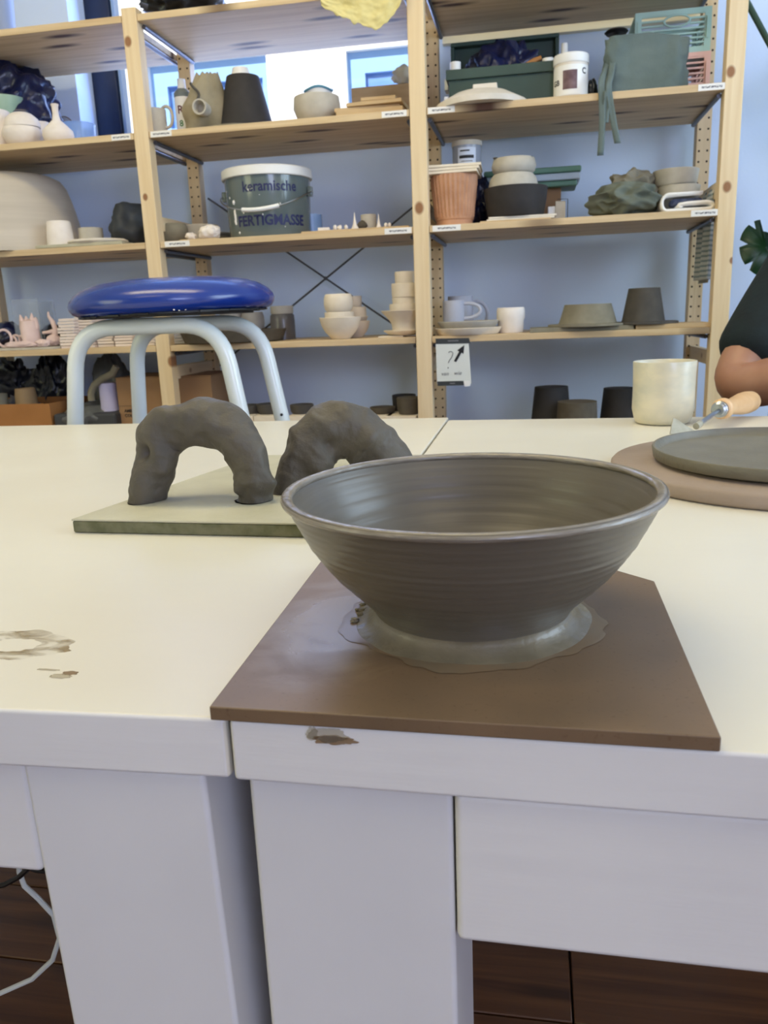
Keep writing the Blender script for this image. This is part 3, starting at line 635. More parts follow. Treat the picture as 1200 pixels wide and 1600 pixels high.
zt = crate('pink folding crate half hidden behind the apron', 1000, 1110, 84, 130, 2.68, z, .20, M['pinkp'], hole=False)
crate('teal folding crate standing on the pink one', 992, 1111, 15, 86, 2.68, zt, .20, M['teal'])

# --- shelf 3
z = ZS[3]
pot('large_vessel', 'large ribbed beige vessel upside down at the left of the third shelf', 'pot', -84, 110, 274, 2.71, z, [(1, 0), (.97, .18), (.93, .37), (.89, .54), (.85, .68), (.80, .82), (.73, .91), (.62, .96), (.45, .99)], M['beige'], 0, n=72)
pot('cup', 'small white cup in front of the large beige vessel', 'cup', 73, 111, 346, 2.565, z, [(1, 0), (.97, .4), (.86, .96), (.8, 1)], M['bisque_l'], 0)
b = B().box((0, 0, .006), (.30, .15, .010)); tag(obj('cement_slab', b, M['slabg'], loc=(at(134, 378, 2.57).x, 2.59, z), rz=.04, bev=.002), 'greenish cement slab overhanging the third shelf under a plaster disc', 'board')
X = at(153, 370, 2.60).x
tag(obj('plaster_disc', B().lathe([(0, 0), (.105, 0), (.112, .006), (.104, .013), (0, .013)], n=48), M['plaster'], loc=(X, 2.62, z+.0115)), 'cream plaster disc lying on the greenish slab', 'disc')
pot('bowl', 'tiny grey bowl standing on the plaster disc', 'bowl', 125, 159, 357, 2.62, z+.025, CUP, M['pot_grey'], .003)
heap('clay_lump', 'dark wrapped lump of clay beside the left post on the third shelf', 'clay', 172, 238, 323, 2.68, z, M['darkclaylump'], .10, .22, 1.3, 12, False)
for i in range(3): slab('board', ['lowest', 'middle', 'topmost'][i]+' thin board piled at the far left of the third shelf', 'board', -40, 14-i, 2.58, z+.0056*i, .005, .10, M['clay_brown' if i % 2 else 'pot_grey'], .02*i, 'thin boards at the left end')
# middle bay
pot('bowl', 'low grey bowl beside the left post on the third shelf', 'bowl', 248, 292, 351, 2.64, z, ROUNDB, M['clay_grey'], .004)
pot('bowl', 'shallow grey bowl behind the white clay piece', 'bowl', 288, 340, 353, 2.74, z, CUP, M['pot_grey'], .004)
for i, (l, r) in enumerate([(292, 362), (298, 366), (294, 362)]):
    pot('plate', ['lowest', 'middle', 'topmost'][i]+' grey plate of the stack behind the white clay piece', 'plate', l, r, 350, 2.80, z+.001+.014*i, PLATE, M['pot_grey'] if i == 2 else M['clay_grey'], .004, 'grey plates beside the bucket', h=.014)
slab('board', 'little pale board under the white clay piece', 'board', 287, 344, 2.57, z, .005, .07, M['mdf'], pxy=370)
heap('clay_piece', 'white folded clay piece on a little board beside the grey bucket', 'clay', 311, 343, 352, 2.57, z+.0055, M['bisque_l'], .03, .3, 1.6, 3)
heap('clay_piece', 'small white clay crumb at the left end of the little board', 'clay', 291, 307, 364, 2.565, z+.0055, M['bisque_l'], .012, .3, 1.6, 5)
# bucket
X, R, h = dims(353, 487, 269, 2.68, z); R -= .002
t = thing('bucket', 'grey plastic bucket with white lid, wire handle and blue lettering', 'bucket', (X, 2.665, z)); YB_ = 2.665
m_b = mat('grey_bucket', (104, 116, 116), (96, 108, 110), .18, scale=4, coat=.3)
RB = R*.965
obj('body', B().lathe([(0, 0), (RB*.93, 0), (RB*.95, .004), (RB, h*.88), (RB*1.03, h*.885), (RB*1.03, h*.9), (0, h*.9)], n=72), m_b, t)
obj('lid', B().lathe([(0, h*.86), (R*1.01, h*.86), (R*1.02, h*.87), (R*1.015, h*.985), (R*.98, h), (R*.9, h), (R*.88, h*.985), (0, h*.985)], n=72), M['white'], t)
def onb(x, y): a = -PI/2-.03+x/RB; rr = RB*(.95+.05*y/(h*.88))+.0006; return Vector((rr*math.cos(a), rr*math.sin(a), y))
text('lettering', 'keramische', .043, M['inkblue'], t, lambda x, y: onb(x*.92+.052, y+h*.70), .018)
text('lettering', 'FERTIGMASSE', .043, M['inkblue'], t, lambda x, y: onb(x*.93+.052, y+h*.225), .030)
hp = []
for i in range(25):
    a = PI*i/24; hp.append(((RB+.012)*-math.cos(a), -.012-(RB+.006)*math.sin(a)*1.0, h*.66-.062*math.sin(a)**1.3))
obj('wire_handle', B().tube(hp, .0022, 6), M['steel'], t)
obj('handle_grip', B().tube(hp[10:17], .0068, 12), M['white'], t)
obj('handle_lug', B().box((RB+.006, -.012, h*.66), (.014, .02, .03)).box((-RB-.006, -.012, h*.66), (.014, .02, .03)), m_b, t, bev=.002)
b = B(); rr2 = random.Random(3)
for i in range(18):
    a = -PI/2+rr2.uniform(-1.1, .9); q = rr2.uniform(.05, .9)*h; s = rr2.uniform(.001, .0028)*(1 if i else 3); c = Vector((math.cos(a)*(RB*.98), math.sin(a)*(RB*.98), q)); b.blob(c, (s, s, s*1.6), .3, 2, i, 1)
for i in range(7): c = onb(-.082+.002*rr2.random(), h*.22+i*.006); b.blob(c, (.005, .0015, .006), .3, 2, i+40, 1)
o = obj('clay_splashes', b, M['paper'], t); o['kind'] = 'stuff'
pot('plastic_tub', 'small clear blue tub half hidden behind the bucket', 'tub', 470, 503, 336, 2.74, z, CUP, M['clearblue'], .0015)
slab('board', 'long thin board carrying small white clay spikes', 'board', 476, 642, 2.58, z, .0075, .085, M['mdf'], .0, pxy=360)
zb = z+.0080
slab('clay_block', 'small white clay block on the long thin board', 'clay', 497, 515, 2.57, zb, .010, .03, M['bisque_l'], .2, pxy=355)
pot('clay_spike', 'left white clay spike on the long thin board', 'spike', 547, 561, 332, 2.575, zb, [(1, 0), (.75, .1), (.42, .3), (.22, .6), (.06, 1)], M['bisque_l'], 0, 'white clay spikes', n=16)
pot('clay_spike', 'right white clay spike on the long thin board', 'spike', 586, 597, 334, 2.575, zb, [(1, 0), (.7, .1), (.42, .3), (.22, .6), (.06, 1)], M['bisque_l'], 0, 'white clay spikes', n=16)
pot('cup', 'small rough white cup between the two clay spikes', 'cup', 564, 588, 336, 2.63, z, CUP, M['pot_grey'], .003)
heap('stone', 'small olive stone between the left spike and the rough cup', 'stone', 558, 574, 346, 2.60, zb, M['clay_brown'], .010, .2, 1.5, 2)
for i, (a_, r_) in enumerate([(524, 3), (531, 4), (541, 3), (603, 3), (609, 2.5)]):
    heap('clay_crumb', ['leftmost', 'second', 'third', 'fourth', 'rightmost'][i]+' tiny white clay crumb on the long thin board', 'clay', a_-r_, a_+r_, 352-(i > 2)*4, 2.57, zb, M['bisque_l'], .006, .2, 1.5, i, sub=2, group='clay crumbs on the thin board')
# right bay
X, R, h = dims(673, 746, 276, 2.60, z); t = thing('terracotta_pot', 'ribbed terracotta pot under a stack of slabs beside the middle post', 'pot', (X, 2.60, z))
def rib(a, r, zz): return r*(1+.030*math.cos(30*a)*(.03 < zz < .128)*(1+.5*math.sin(zz*700))) if r > .02 else r
obj('pot_body', B().lathe([(0, 0), (R*.78, 0), (R*.78, h*.12), (R*.82, h*.14)] + [(R*(.82+.15*i/24), h*(.15+.68*i/24)) for i in range(25)] + [(R*.985, h*.86), (R*1.0, h), (R*.94, h), (R*.9, h*.8), (0, h*.78)], n=240, wob=rib), M['terra'], t)
zt = z+h+.001
for i in range(3): slab('slab', ['lowest', 'middle', 'topmost'][i]+' pale slab of the three on the terracotta pot', 'board', 672, 749+2*i, 2.61, zt+.0085*i, .008, .15, M['bisque'], .03*(i-1), 'pale slabs on the terracotta pot', pxy=268)
zt += .0256
X, R, h = dims(706, 753, 222, 2.66, zt); t = thing('glaze_jar', 'smoky clear jar with a printed label standing on the pale slabs', 'jar', (X, 2.66, zt))
obj('body', B().lathe([(0, 0), (R*.95, 0), (R*.97, h*.85), (R*.93, h*.85), (R*.92, .003), (0, .003)], n=40), M['clearjar'], t)
obj('contents', B().lathe([(0, .004), (R*.9, .004), (R*.9, h*.72), (0, h*.72)], n=32), M['pot_grey'], t)
obj('lid', B().lathe([(0, h*.82), (R, h*.82), (R*1.01, h*.97), (R*.97, h), (0, h)], n=40), M['pot_grey'], t)
obj('paper_label', band(B(), R*.97+.0004, -PI*.68, -PI*.28, h*.08, h*.72), mat('blueish_label', (206, 214, 230), None, .5), t)
for q, hh_, a0_, a1_ in ((.60, .05, -.62, -.42), (.38, .11, -.64, -.33), (.22, .03, -.60, -.36)):
    obj('print', band(B(), R*.97+.0014, PI*a0_, PI*a1_, h*q-h*hh_/2, h*q+h*hh_/2), M['ink'] if hh_ > .04 else M['grey_ink'], t)
heap('plastic_bag', 'dark blue plastic bag squeezed between terracotta pot and bowls', 'bag', 730, 772, 283, 2.76, z, M['bagnavy'], .06, .2, 2, 21, True)
slab('board', 'thin pale board under the dark bowl on the third shelf', 'board', 752, 860, 2.59, z, .005, .14, M['mdf'], pxy=338)
slab('slab', 'lower pale slab under the dark bowl', 'board', 762, 866, 2.61, z+.0055, .006, .13, M['plaster'], pxy=335, group='pale slabs under the dark bowl')
slab('slab', 'upper pale slab under the dark bowl', 'board', 764, 868, 2.615, z+.012, .006, .13, M['plaster'], .02, pxy=333, group='pale slabs under the dark bowl')
zt = z+.0185
pot('bowl', 'wide dark brown bowl under two cream bowls', 'bowl', 756, 856, 295, 2.62, zt, [(.84, 0), (.88, .05), (.96, .6), (1, 1)], M['clay_black'], .005)
zt = TOP['wide dark brown bowl under two cream bowls']+.002
pot('bowl', 'lower cream bowl upside down in the dark brown bowl', 'bowl', 763, 841, 273, 2.62, zt-.004, [(1, 0), (1, .25), (.93, .7), (.8, 1)], M['pot_grey'], 0, 'stacked cream bowls')
pot('bowl', 'upper cream bowl on the stack with the dark brown bowl', 'bowl', 768, 838, 249, 2.62, TOP['lower cream bowl upside down in the dark brown bowl'], [(.8, 0), (.95, .2), (1, .55), (.92, 1)], M['pot_grey'], .004, 'stacked cream bowls')
zt = TOP['upper cream bowl on the stack with the dark brown bowl']
for i, (a_, s_) in enumerate([(774, .006), (786, .008), (829, .006)]): heap('clay_crumb', ['left', 'middle', 'right'][i]+' small dark knob on the rim of the upper cream bowl', 'clay', a_-4, a_+4, 246, 2.59, zt-.001, M['clay_dark'], .006, .2, 1.5, i+7, sub=2, group='dark knobs on the cream bowl')
t = thing('tray', 'green and pale plastic lids stacked at the back of the third shelf', 'lid', (at(832, 270, 2.82).x, 2.82, z)); XX = t.location.x
zl = at(880, 275, 2.8).z-z; xa, xb = at(756, 270, 2.76).x-XX, at(908, 275, 2.76).x-XX
obj('upper_lid', B().span((xa, -.07, zl+.004), (xb, .08, zl+.022)), M['greenlid'], t, bev=.005)
obj('lower_lid', B().span((xa+.004, -.066, zl-.018), (xb-.002, .076, zl+.0035)), mat('pale_plastic', (176, 190, 204), None, .4), t, bev=.005)
obj('base_lid', B().span((xa+.02, -.06, zl-.036), (xb-.012, .07, zl-.0185)), M['greenlid'], t, bev=.005)
obj('stand', B().span((xa+.09, -.03, 0), (xb-.06, .05, zl-.0365)), M['card'], t)
slab('paper_packet', 'white paper packet behind the slabs with the dark bowl', 'packet', 856, 872, 2.68, z, .05, .04, M['paper'], pxy=320)
t = thing('wire_stand', 'small grey box in a thin wire stand behind the pale slabs', 'box', (at(876, 322, 2.64).x, 2.66, z))
hh = at(876, 311, 2.64).z-z
obj('box_body', B().box((0, .01, hh*.48), (.030, .03, hh*.94)), M['pot_grey'], t, bev=.001)
obj('wire', B().tube([(.021, -.01, 0), (.021, -.01, hh), (-.01, -.01, hh+.001)], .0012, 6), M['black'], t)
heap('cloth', 'olive cloth bundle drooping over the third shelf edge', 'cloth', 922, 1032, 290, 2.60, z, M['olive'], .085, .26, 1.1, 33, True, 5, octv=2)
heap('cloth', 'khaki cloth crumpled on top of the olive bundle', 'cloth', 950, 1024, 268, 2.64, z+.045, M['olive2'], .055, .26, 1.2, 14, True, 5, octv=2)
pot('bowl', 'lower of two cream bowls beside the cloth bundles', 'bowl', 1026, 1094, 292, 2.66, z, [(.75, 0), (.9, .1), (1, 1)], M['pot_grey'], .004)
pot('bowl', 'upper of two cream bowls beside the cloth bundles', 'bowl', 1020, 1092, 267, 2.66, TOP['lower of two cream bowls beside the cloth bundles'], [(.8, 0), (.92, .15), (1, 1)], M['pot_grey'], .004)
# folded towel: a thick ribbon in S folds, white edge round a navy middle
X, R, h = dims(1031, 1113, 302, 2.58, z); t = thing('towel', 'folded white towel with a navy lining at the right end of the third shelf', 'towel', (X, 2.58, z))
def spath(sc, h0):
    P = []
    for i in range(13): a = PI/2+PI*i/12; P.append((-R*.72+R*.26*math.cos(a)*sc, h*.5+h*.42*math.sin(a)*sc))
    P = [(R*.55, h*.5+h*.42*sc)]+P+[(R*.45, h*.5-h*.42*sc)]
    for i in range(9): a = -PI/2+PI*i/8; P.append((R*.66+R*.3*math.cos(a)*sc, h*.28+h*.20*math.sin(a)*sc-h*.02))
    P += [(0, h*.44), (-R*.3, h*.40), (-R*.36, h*.30), (-R*.2, h*.24)]
    return P
b = B(); P = [Vector((x, 0, max(zz, .006))) for x, zz in spath(1, 0)]
P = [p_ for p_ in P]
def strip_sheet(bb, P, y0_, y1_): bb._add([Vector((p_.x, y, p_.z)) for p_ in P for y in (y0_, y1_)], [(2*i, 2*i+1, 2*i+3, 2*i+2) for i in range(len(P)-1)]); return bb
obj('towel_face', strip_sheet(B(), P, -.035, .12), M['paper'], t, solid=.009, angle=60)
obj('towel_lining', B().box((0, .04, h*.55), (R*1.2, .12, h*.35)), mat('navy_towel', (46, 54, 86), (90, 96, 120), .9, scale=60), t, bev=.008)
# striped towel hung over the lower rung of the side
ms, tt, pp = nodes('striped_towel'); wv = nn(tt, 'ShaderNodeTexWave'); wv.bands_direction = 'Z'; wv.inputs['Scale'].default_value = 22; wv.inputs['Distortion'].default_value = .4
tc = nn(tt, 'ShaderNodeTexCoord'); tt.links.new(tc.outputs['Object'], wv.inputs['Vector']); rp = nn(tt, 'ShaderNodeValToRGB'); rp.color_ramp.elements[0].position = .25; rp.color_ramp.elements[0].color = lin((142, 156, 160)); rp.color_ramp.elements[1].position = .55; rp.color_ramp.elements[1].color = lin((206, 208, 206))
tt.links.new(wv.outputs['Fac'], rp.inputs[0]); tt.links.new(rp.outputs[0], pp.inputs['Base Color']); pp.inputs['Roughness'].default_value = .95
t = thing('hanging_towel', 'striped blue white towel hanging over the side rung beside the right post', 'towel', (PX[3], 2.70, 1.26))
za, zb_ = at(1095, 438, 2.75).z-1.26, 0
def hang(u, v):
    y = .07*(u-.5)*2+.01*math.sin(v*5+u*9); s = (v-.5)*2; w = .014+.006*math.sin(u*13+2)
    return Vector((w*math.copysign(min(1, abs(s)*8), s), y, -abs(s)**1.0*abs(za)*(1 if s < 0 else .8)+.006*(1-min(1, abs(s)*8)) + .0)) + Vector((.010*math.sin(u*12+v*2), 0, 0))*min(1, abs(s)*3)
obj('towel_cloth', B().grid(hang, 30, 40), ms, t, angle=70, solid=.003)
b = B()
for i in range(24): y = -.07+.14*i/23; b.tube([(-.014, y, za), (-.015, y+.002, za-.010)], .0012, 5)
o = obj('fringe', b, M['olive2'], t); o['kind'] = 'stuff'

# --- shelf 4
z = ZS[4]
# left bay: pink clay pieces on a board, clear stand, tile stacks
slab('board', 'greyish board carrying pink clay rings and figures on the fourth shelf', 'board', -30, 101, 2.60, z, .008, .14, M['pot_grey'], pxy=545)
zb = z+.0085
def ring(label, px, py, Y, R, r, tilt, m=M['pink'], sx=1):
    c = at(px, py, Y); b = B().tube([Vector((R*sx*math.cos(a)*math.cos(tilt), R*math.cos(a)*math.sin(tilt), R*1.25*math.sin(a))) for a in [2*PI*i/28 for i in range(28)]], r, 8, True)
    zm = min(v.co.z for v in b.bm.verts); return tag(obj('clay_ring', b, m, loc=(c.x, Y, zb-zm)), label, 'ring')
ring('tall leaning pink clay ring at the far left of the board', 6, 526, 2.575, .023, .0045, .5)
ring('round pink clay ring left of the twin ring', 21, 530, 2.60, .013, .004, -.3)
ring('pink clay ring second from the pointed figure', 24, 522, 2.62, .015, .004, .2)
ring('pink clay ring nearest the pointed pink figure', 32, 522, 2.60, .014, .004, -.5)
heap('clay_slug', 'pale pink clay slug lying in front on the board', 'clay', 8, 58, 534, 2.555, zb, M['pink'], .015, .25, 2, 4)
heap('clay_slug', 'short pink clay lump lying right of the clay slug', 'clay', 56, 78, 531, 2.565, zb, M['pink'], .014, .3, 2, 6)
t = thing('clay_figure', 'pointed pink clay figure with a spiked crown on the board', 'figure', (at(47, 515, 2.61).x, 2.61, zb)); hh = at(47, 491, 2.61).z-zb
obj('figure_body', B().lathe([(0, 0), (.032, 0), (.030, hh*.5), (.026, hh*.8), (0, hh*.85)], n=28, wob=lambda a, r, q: r*(1+.13*math.sin(3*a+q*30))), M['pink'], t)
for i, (dx, q) in enumerate([(-.026, 1), (-.008, .95), (.012, 1.04), (.024, .9)]): obj('spike', B().tube([(dx, 0, hh*.55), (dx*1.05, 0, hh*.85), (dx*1.2, 0, hh*q)], [.012, .008, .002], 10), M['pink'], t)
t = thing('clay_figure', 'pink clay figure like a seated bird with a long curved neck', 'figure', (at(82, 530, 2.61).x, 2.61, zb))
q0 = t.location
def pr(px, py): v = at(px, py, 2.61)-q0; return v
obj('figure_body', B().blob((pr(83, 530).x, 0, .020), (.026, .02, .021), .2, 1.8, 3, 4, flat=-.02), M['pink'], t)
obj('neck', B().tube([pr(84, 532), pr(87, 515), pr(82, 503), pr(76, 494), pr(75, 487)], [.011, .009, .008, .005, .003], 12), M['pink'], t)
obj('wing', B().tube([pr(85, 517), pr(76, 519), pr(67, 520)], [.008, .006, .005], 10), M['pink'], t)
ring('tiny pink clay ring beside the long-necked figure', 64, 528, 2.59, .007, .003, .2)
t = thing('display_stand', 'clear plastic display stand behind the pink clay pieces', 'stand', (at(42, 500, 2.72).x, 2.72, z)); hh = at(42, 467, 2.72).z-z
w = (at(62, 500, 2.72).x-at(21, 500, 2.72).x)/2
obj('front_panel', B().box((0, 0, hh/2), (2*w, .003, hh)), M['clear'], t); obj('back_panel', B().box((w*.25, .08, hh*.48), (2*w, .003, hh*.96)), M['clear'], t)
obj('side_panel', B().box((w*1.1, .04, hh*.47), (.003, .076, hh*.93)), M['clear'], t)
heap('dark_rag', 'dark cloth lying behind the pink clay rings', 'rag', -12, 34, 505, 2.76, z, M['bagnavy'], .06, .2, 2, 5)
heap('clay_lump', 'brown black lump behind the tile stacks and the clay figures', 'clay', 62, 98, 509, 2.78, z, M['clay_black'], .05, .2, 2, 9)
# tiles: one mesh, copied; each tile is a thing
tile0 = None; rt = random.Random(11)
def tiles(l, r, yt, Y, label, dep=.10, m=None, n=None):
    global tile0
    a, c = at(l, 525, Y), at(r, 525, Y); w = c.x-a.x; h = at((l+r)/2, yt, Y).z-z; n = n or max(1, round(h/.0098)); th = h/n
    for i in range(n):
        o = bpy.data.objects.new('tile', tile_mesh[m or 0]); COL.objects.link(o)
        o.scale = (w*(1-.07*rt.random()), dep, th*.86); o.location = ((a.x+c.x)/2+rt.uniform(-1, 1)*.0025, Y+dep/2+rt.uniform(-1, 1)*.003, z+i*th); o.rotation_euler.z = rt.uniform(-.03, .03)
        col_, rest = label.split(' tile in ')
        od_ = ['lowest', 'second', 'third', 'fourth', 'fifth', 'sixth', 'seventh', 'eighth', 'ninth', 'tenth', 'eleventh', 'twelfth', 'thirteenth'][i]
        od_ = 'topmost '+col_+' tile of ' if i == n-1 else ('lowest '+col_+' tile of ' if i == 0 else col_+' tile, '+od_+' from the bottom of ')
        tag(o, od_+rest, 'tile', 'tiles of '+rest)
def unit_tile(mm):
    b = B().box((0, 0, .5), (1, 1, 1)); bmesh.ops.bevel(b.bm, geom=list(b.bm.edges), offset=.035, segments=1, affect='EDGES'); me = bpy.data.meshes.new('tile'); b.bm.to_mesh(me); b.bm.free(); me.materials.append(mm); return me
tile_mesh = {0: unit_tile(M['tile']), 1: unit_tile(mat('grey_tile', (196, 188, 180), (180, 172, 166), .85))}
tiles(91, 118, 497, 2.57, 'white tile in the leftmost stack by the bird-like figure')
tiles(117, 147, 494, 2.60, 'white tile in the stack behind the front left stool leg')
tiles(150, 177, 501, 2.61, 'white tile in the stack between both left stool legs')
tiles(177, 207, 499, 2.58, 'white tile in the stack just left of the back stool leg')
tiles(208, 241, 500, 2.60, 'white tile in the stack just right of the back stool leg')
# middle bay
tiles(268, 318, 499, 2.66, 'grey tile in the stack between post and right stool leg', .12, 1)
pot('platter', 'wide dark shallow platter on the fourth shelf behind the stool', 'plate', 289, 444, 516, 2.62, z, [(.86, 0), (.93, .1), (1, .9), (1.01, 1)], M['clay_brown'], .004, n=64)
pot('jar', 'plain white jar behind the dark platter', 'jar', 345, 378, 487, 2.80, z, CYL, M['pot_grey'], .003)
pot('jar', 'cream jar half hidden by the back right stool leg', 'jar', 377, 412, 488, 2.80, z, ROUNDB, M['pot_grey'], .003)
t = thing('glass_jar', 'dark two-tone jar with a pale top right of the stool', 'jar', (0, 0, 0)); X, R, h = dims(422, 459, 478, 2.74, z); t.location = (X, 2.74, z)
obj('body', B().lathe([(0, 0), (R, 0), (R, h*.55), (R*.97, h*.72), (R*.85, h*.78), (0, h*.78)], n=40), mat('dark_glaze', (106, 102, 100), (92, 88, 88), .25), t)
obj('collar', B().lathe([(0, h*.76), (R*.86, h*.76), (R*.92, h*.8), (R*.92, h), (R*.85, h), (R*.83, h*.8), (0, h*.8)], n=40), M['pot_grey'], t)
pot('bowl', 'large white bowl at the bottom of the front bowl pile', 'bowl', 500, 564, 496, 2.575, z, BOWL, M['bisque'], .004)
zt = TOP['large white bowl at the bottom of the front bowl pile']
pot('bowl', 'middle white bowl nested in the front bowl pile', 'bowl', 508, 553, 488, 2.575, zt-.014, CUP, M['bisque'], .004)
zt = TOP['middle white bowl nested in the front bowl pile']
pot('bowl', 'rounded white bowl on top of the front bowl pile', 'bowl', 506, 551, 460, 2.575, zt, [(.78, 0), (.92, .15), (1, .45), (.97, .8), (.88, 1)], M['bisque'], .004)
pot('bowl', 'white bowl at the bottom of the pile behind the front bowls', 'bowl', 534, 578, 502, 2.68, z, BOWL, M['bisque'], .004)
zt = TOP['white bowl at the bottom of the pile behind the front bowls']
pot('bowl', 'white cup-shaped bowl nested in the rear bowl pile', 'bowl', 538, 575, 495, 2.68, zt-.012, BOWL, M['bisque'], .004)
zt = TOP['white cup-shaped bowl nested in the rear bowl pile']
pot('cup', 'wider white cup on the rear bowl pile', 'cup', 545, 572, 480, 2.68, zt-.008, CUP, M['bisque'], .003)
pot('cup', 'narrow white cup on top of the rear bowl pile', 'cup', 545, 565, 463, 2.68, TOP['wider white cup on the rear bowl pile'], CUP, M['bisque'], .003)
slab('slab', 'thin cream slab left of the white pot tower', 'board', 594, 632, 2.60, z, .004, .09, M['bisque'], .05, pxy=527)
tw = [('plate', 'white plate at the foot of the pot tower beside the middle post', 600, 660, 516, PLATE), ('bowl', 'wide flaring white bowl in the pot tower beside the middle post', 596, 672, 485, [(.56, 0), (.58, .3), (.66, .5), (1, 1)]),
      ('bowl', 'low white bowl above the flaring bowl in the pot tower', 609, 660, 475, CUP), ('bowl', 'narrow white ring bowl in the middle of the pot tower', 613, 657, 465, [(.97, 0), (1, 1)]), ('cup', 'large straight white cup near the top of the pot tower', 612, 660, 443, CUP), ('cup', 'small white cup with a torn lip topping the pot tower', 617, 650, 425, CUP)]
zz = z+.0045
for i, (nm, lb, l, r, yt, pf) in enumerate(tw):
    hh = None; pot(nm, lb, nm, l, r, yt, 2.60, zz, pf, M['bisque'], .004 if i else .004, wob=(lambda a, r_, q: r_) if i < 5 else (lambda a, r_, q: r_*(1+.10*max(0, math.cos(a))**4*(q > .015)))); zz = TOP[lb]+.0003
# right bay
b = pot('plate', 'lower white plate under the grey mug', 'plate', 680, 784, 512, 2.59, z, [(.86, 0), (.9, .1), (.98, .8), (1, 1)], M['bisque'], .004)
zt = TOP['lower white plate under the grey mug']
pot('plate', 'upper pale plate under the grey mug', 'plate', 684, 780, 502, 2.60, zt, [(.84, 0), (.9, .1), (.98, .8), (1, 1)], M['pot_grey'], .004)
zt = TOP['upper pale plate under the grey mug']
def mug(name, label, l, r, yt, Y, zb, hr, m, ax=0):
    X, R, h = dims(l, r, yt, Y, zb); t = thing(name, label, 'mug', (X, Y, zb)); obj('body', lathe_b([(.97, 0), (1, .05), (1, 1)], R, h, .003), m, t)
    pts = [(R*.97+(hr)*max(0, math.sin(a))**.8, 0, h*.50+h*.36*math.cos(a)) for a in [PI*i/14 for i in range(15)]]
    pts = [(R*.95, 0, h*.84)]+pts[1:-1]+[(R*.95, 0, h*.12)]
    obj('handle', B().tube(pts, .0055, 8), m, t); return t
mgrey = mat('blue_grey_clay', (184, 186, 198), (172, 174, 188), .8)
mug('mug', 'blue grey mug with a big handle standing on the plates', 692, 725, 470, 2.59, zt+.001, .052, mgrey)
mug('mug', 'dull grey mug behind the blue grey mug', 700, 739, 463, 2.73, z, .048, mgrey)
X, R, h = dims(776, 820, 481, 2.62, z)
pot('pot', 'small pinkish white lidded pot right of the plates', 'pot', 776, 820, 481, 2.62, z, [(.85, 0), (.9, .05), (.93, .5), (1, .58), (1, .9), (.95, 1)], M['bisque_l'], .004)
slab('board', 'left long grey board under the wide trapezoid pot', 'board', 828, 985, 2.60, z, .013, .17, M['clay_grey'], pxy=515)
slab('board', 'right long tan board under the dark trapezoid pot', 'board', 988, 1104, 2.60, z, .013, .17, M['mdf'], pxy=510)
for l, r, yt, lf, rt_, m, lb, dl in ((882, 955, 475, 856, 983, M['clay_grey'], 'wide grey green truncated-cone pot on a disc on the fourth shelf', 'grey green clay disc under the wide truncated-cone pot'), (982, 1031, 450, 953, 1061, M['clay_dark'], 'tall dark grey truncated-cone pot on a disc on the fourth shelf', 'dark clay disc under the tall truncated-cone pot')):
    zb = z+.0135; Y = 2.60; X, R, h = dims(lf, rt_, yt+18, Y, zb)
    o = tag(obj('clay_disc', B().lathe([(0, 0), (R, 0), (R, .005), (R*.98, .007), (0, .007)], n=56), m, loc=(X, Y, zb)), dl, 'disc')
    X2, R2, h2 = dims(l-10, r+10, yt, Y, zb+.0075)
    k = (at(r, yt, Y).x-at(l, yt, Y).x)/2/R2
    tag(obj('truncated_cone_pot', B().lathe([(0, 0), (R2, 0), (R2*.97, h2*.06), (R2*k, h2), (0, h2)], n=48), m, loc=((at(l, yt+9, Y).x+at(r, yt+9, Y).x)/2, Y, zb+.0075), angle=30), lb, 'pot')
# paper sign taped to the shelf edge
YS = 2.500; c = at(709, 567, YS); t = thing('paper_sign', 'white paper sign with a question mark and black arrow hanging from the fourth shelf', 'sign', c)
def sp(px, py, d=0): v = at(px, py, YS)-c; return Vector((v.x, -d, v.z))
def sheet(name, q, m, d, th=.0006):
    P = [sp(*w, d) for w in q]; P2 = [p_+Vector((0, th, 0)) for p_ in P]; b = B(); n = len(P)
    b._add(P+P2, [tuple(range(n)), tuple(range(n, 2*n))]+[(i, (i+1) % n, n+(i+1) % n, n+i) for i in range(n)]); return obj(name, b, m, t, smooth=False)
sheet('sheet', [(680.5, 529), (732, 529), (736.5, 600), (683, 600)], mat('sign_paper', (222, 226, 222), None, .7), 0)
mdk = mat('dark_grey_strip', (52, 56, 60), None, .6)
sheet('header_strip', [(680.5, 529), (733, 528), (735, 536.5), (681, 537.5)], mdk, .001)
sheet('footer_strip', [(683, 596), (724, 595), (725, 602), (684, 603)], mdk, .001)
sheet('corner_tape', [(725, 595), (734, 595), (735, 603), (726, 604)], M['paper'], .001)
b = B(); A, C = Vector((711, 565)), Vector((725.5, 539)); d = (C-A).normalized(); nrm = Vector((-d.y, d.x)); e = A+d*17
sheet('arrow', [tuple(A+nrm*2), tuple(e+nrm*2), tuple(e+nrm*5.6), tuple(C), tuple(e-nrm*5.6), tuple(e-nrm*2), tuple(A-nrm*2)], M['ink'], .0012)
def pen(pts, w, m=M['grey_ink'], name='handwriting'): obj(name, B().tube([sp(x, y, .0008) for x, y in pts], w, 5), m, t)
pen([(701, 551), (703, 549), (706.5, 549.5), (708, 552), (706, 558), (702.5, 563), (700.5, 567)], .0012, name='question_mark'); pen([(700, 574), (700.8, 575.5)], .0015, name='question_mark_dot')
text('handwriting', 'van', .017, M['grey_ink'], t, lambda x, y: sp(695, 584, .0012)+Vector((x, 0, y)), 0, .3)
text('handwriting', 'wie', .017, M['grey_ink'], t, lambda x, y: sp(715, 583, .0012)+Vector((x, 0, y)), 0, .3)
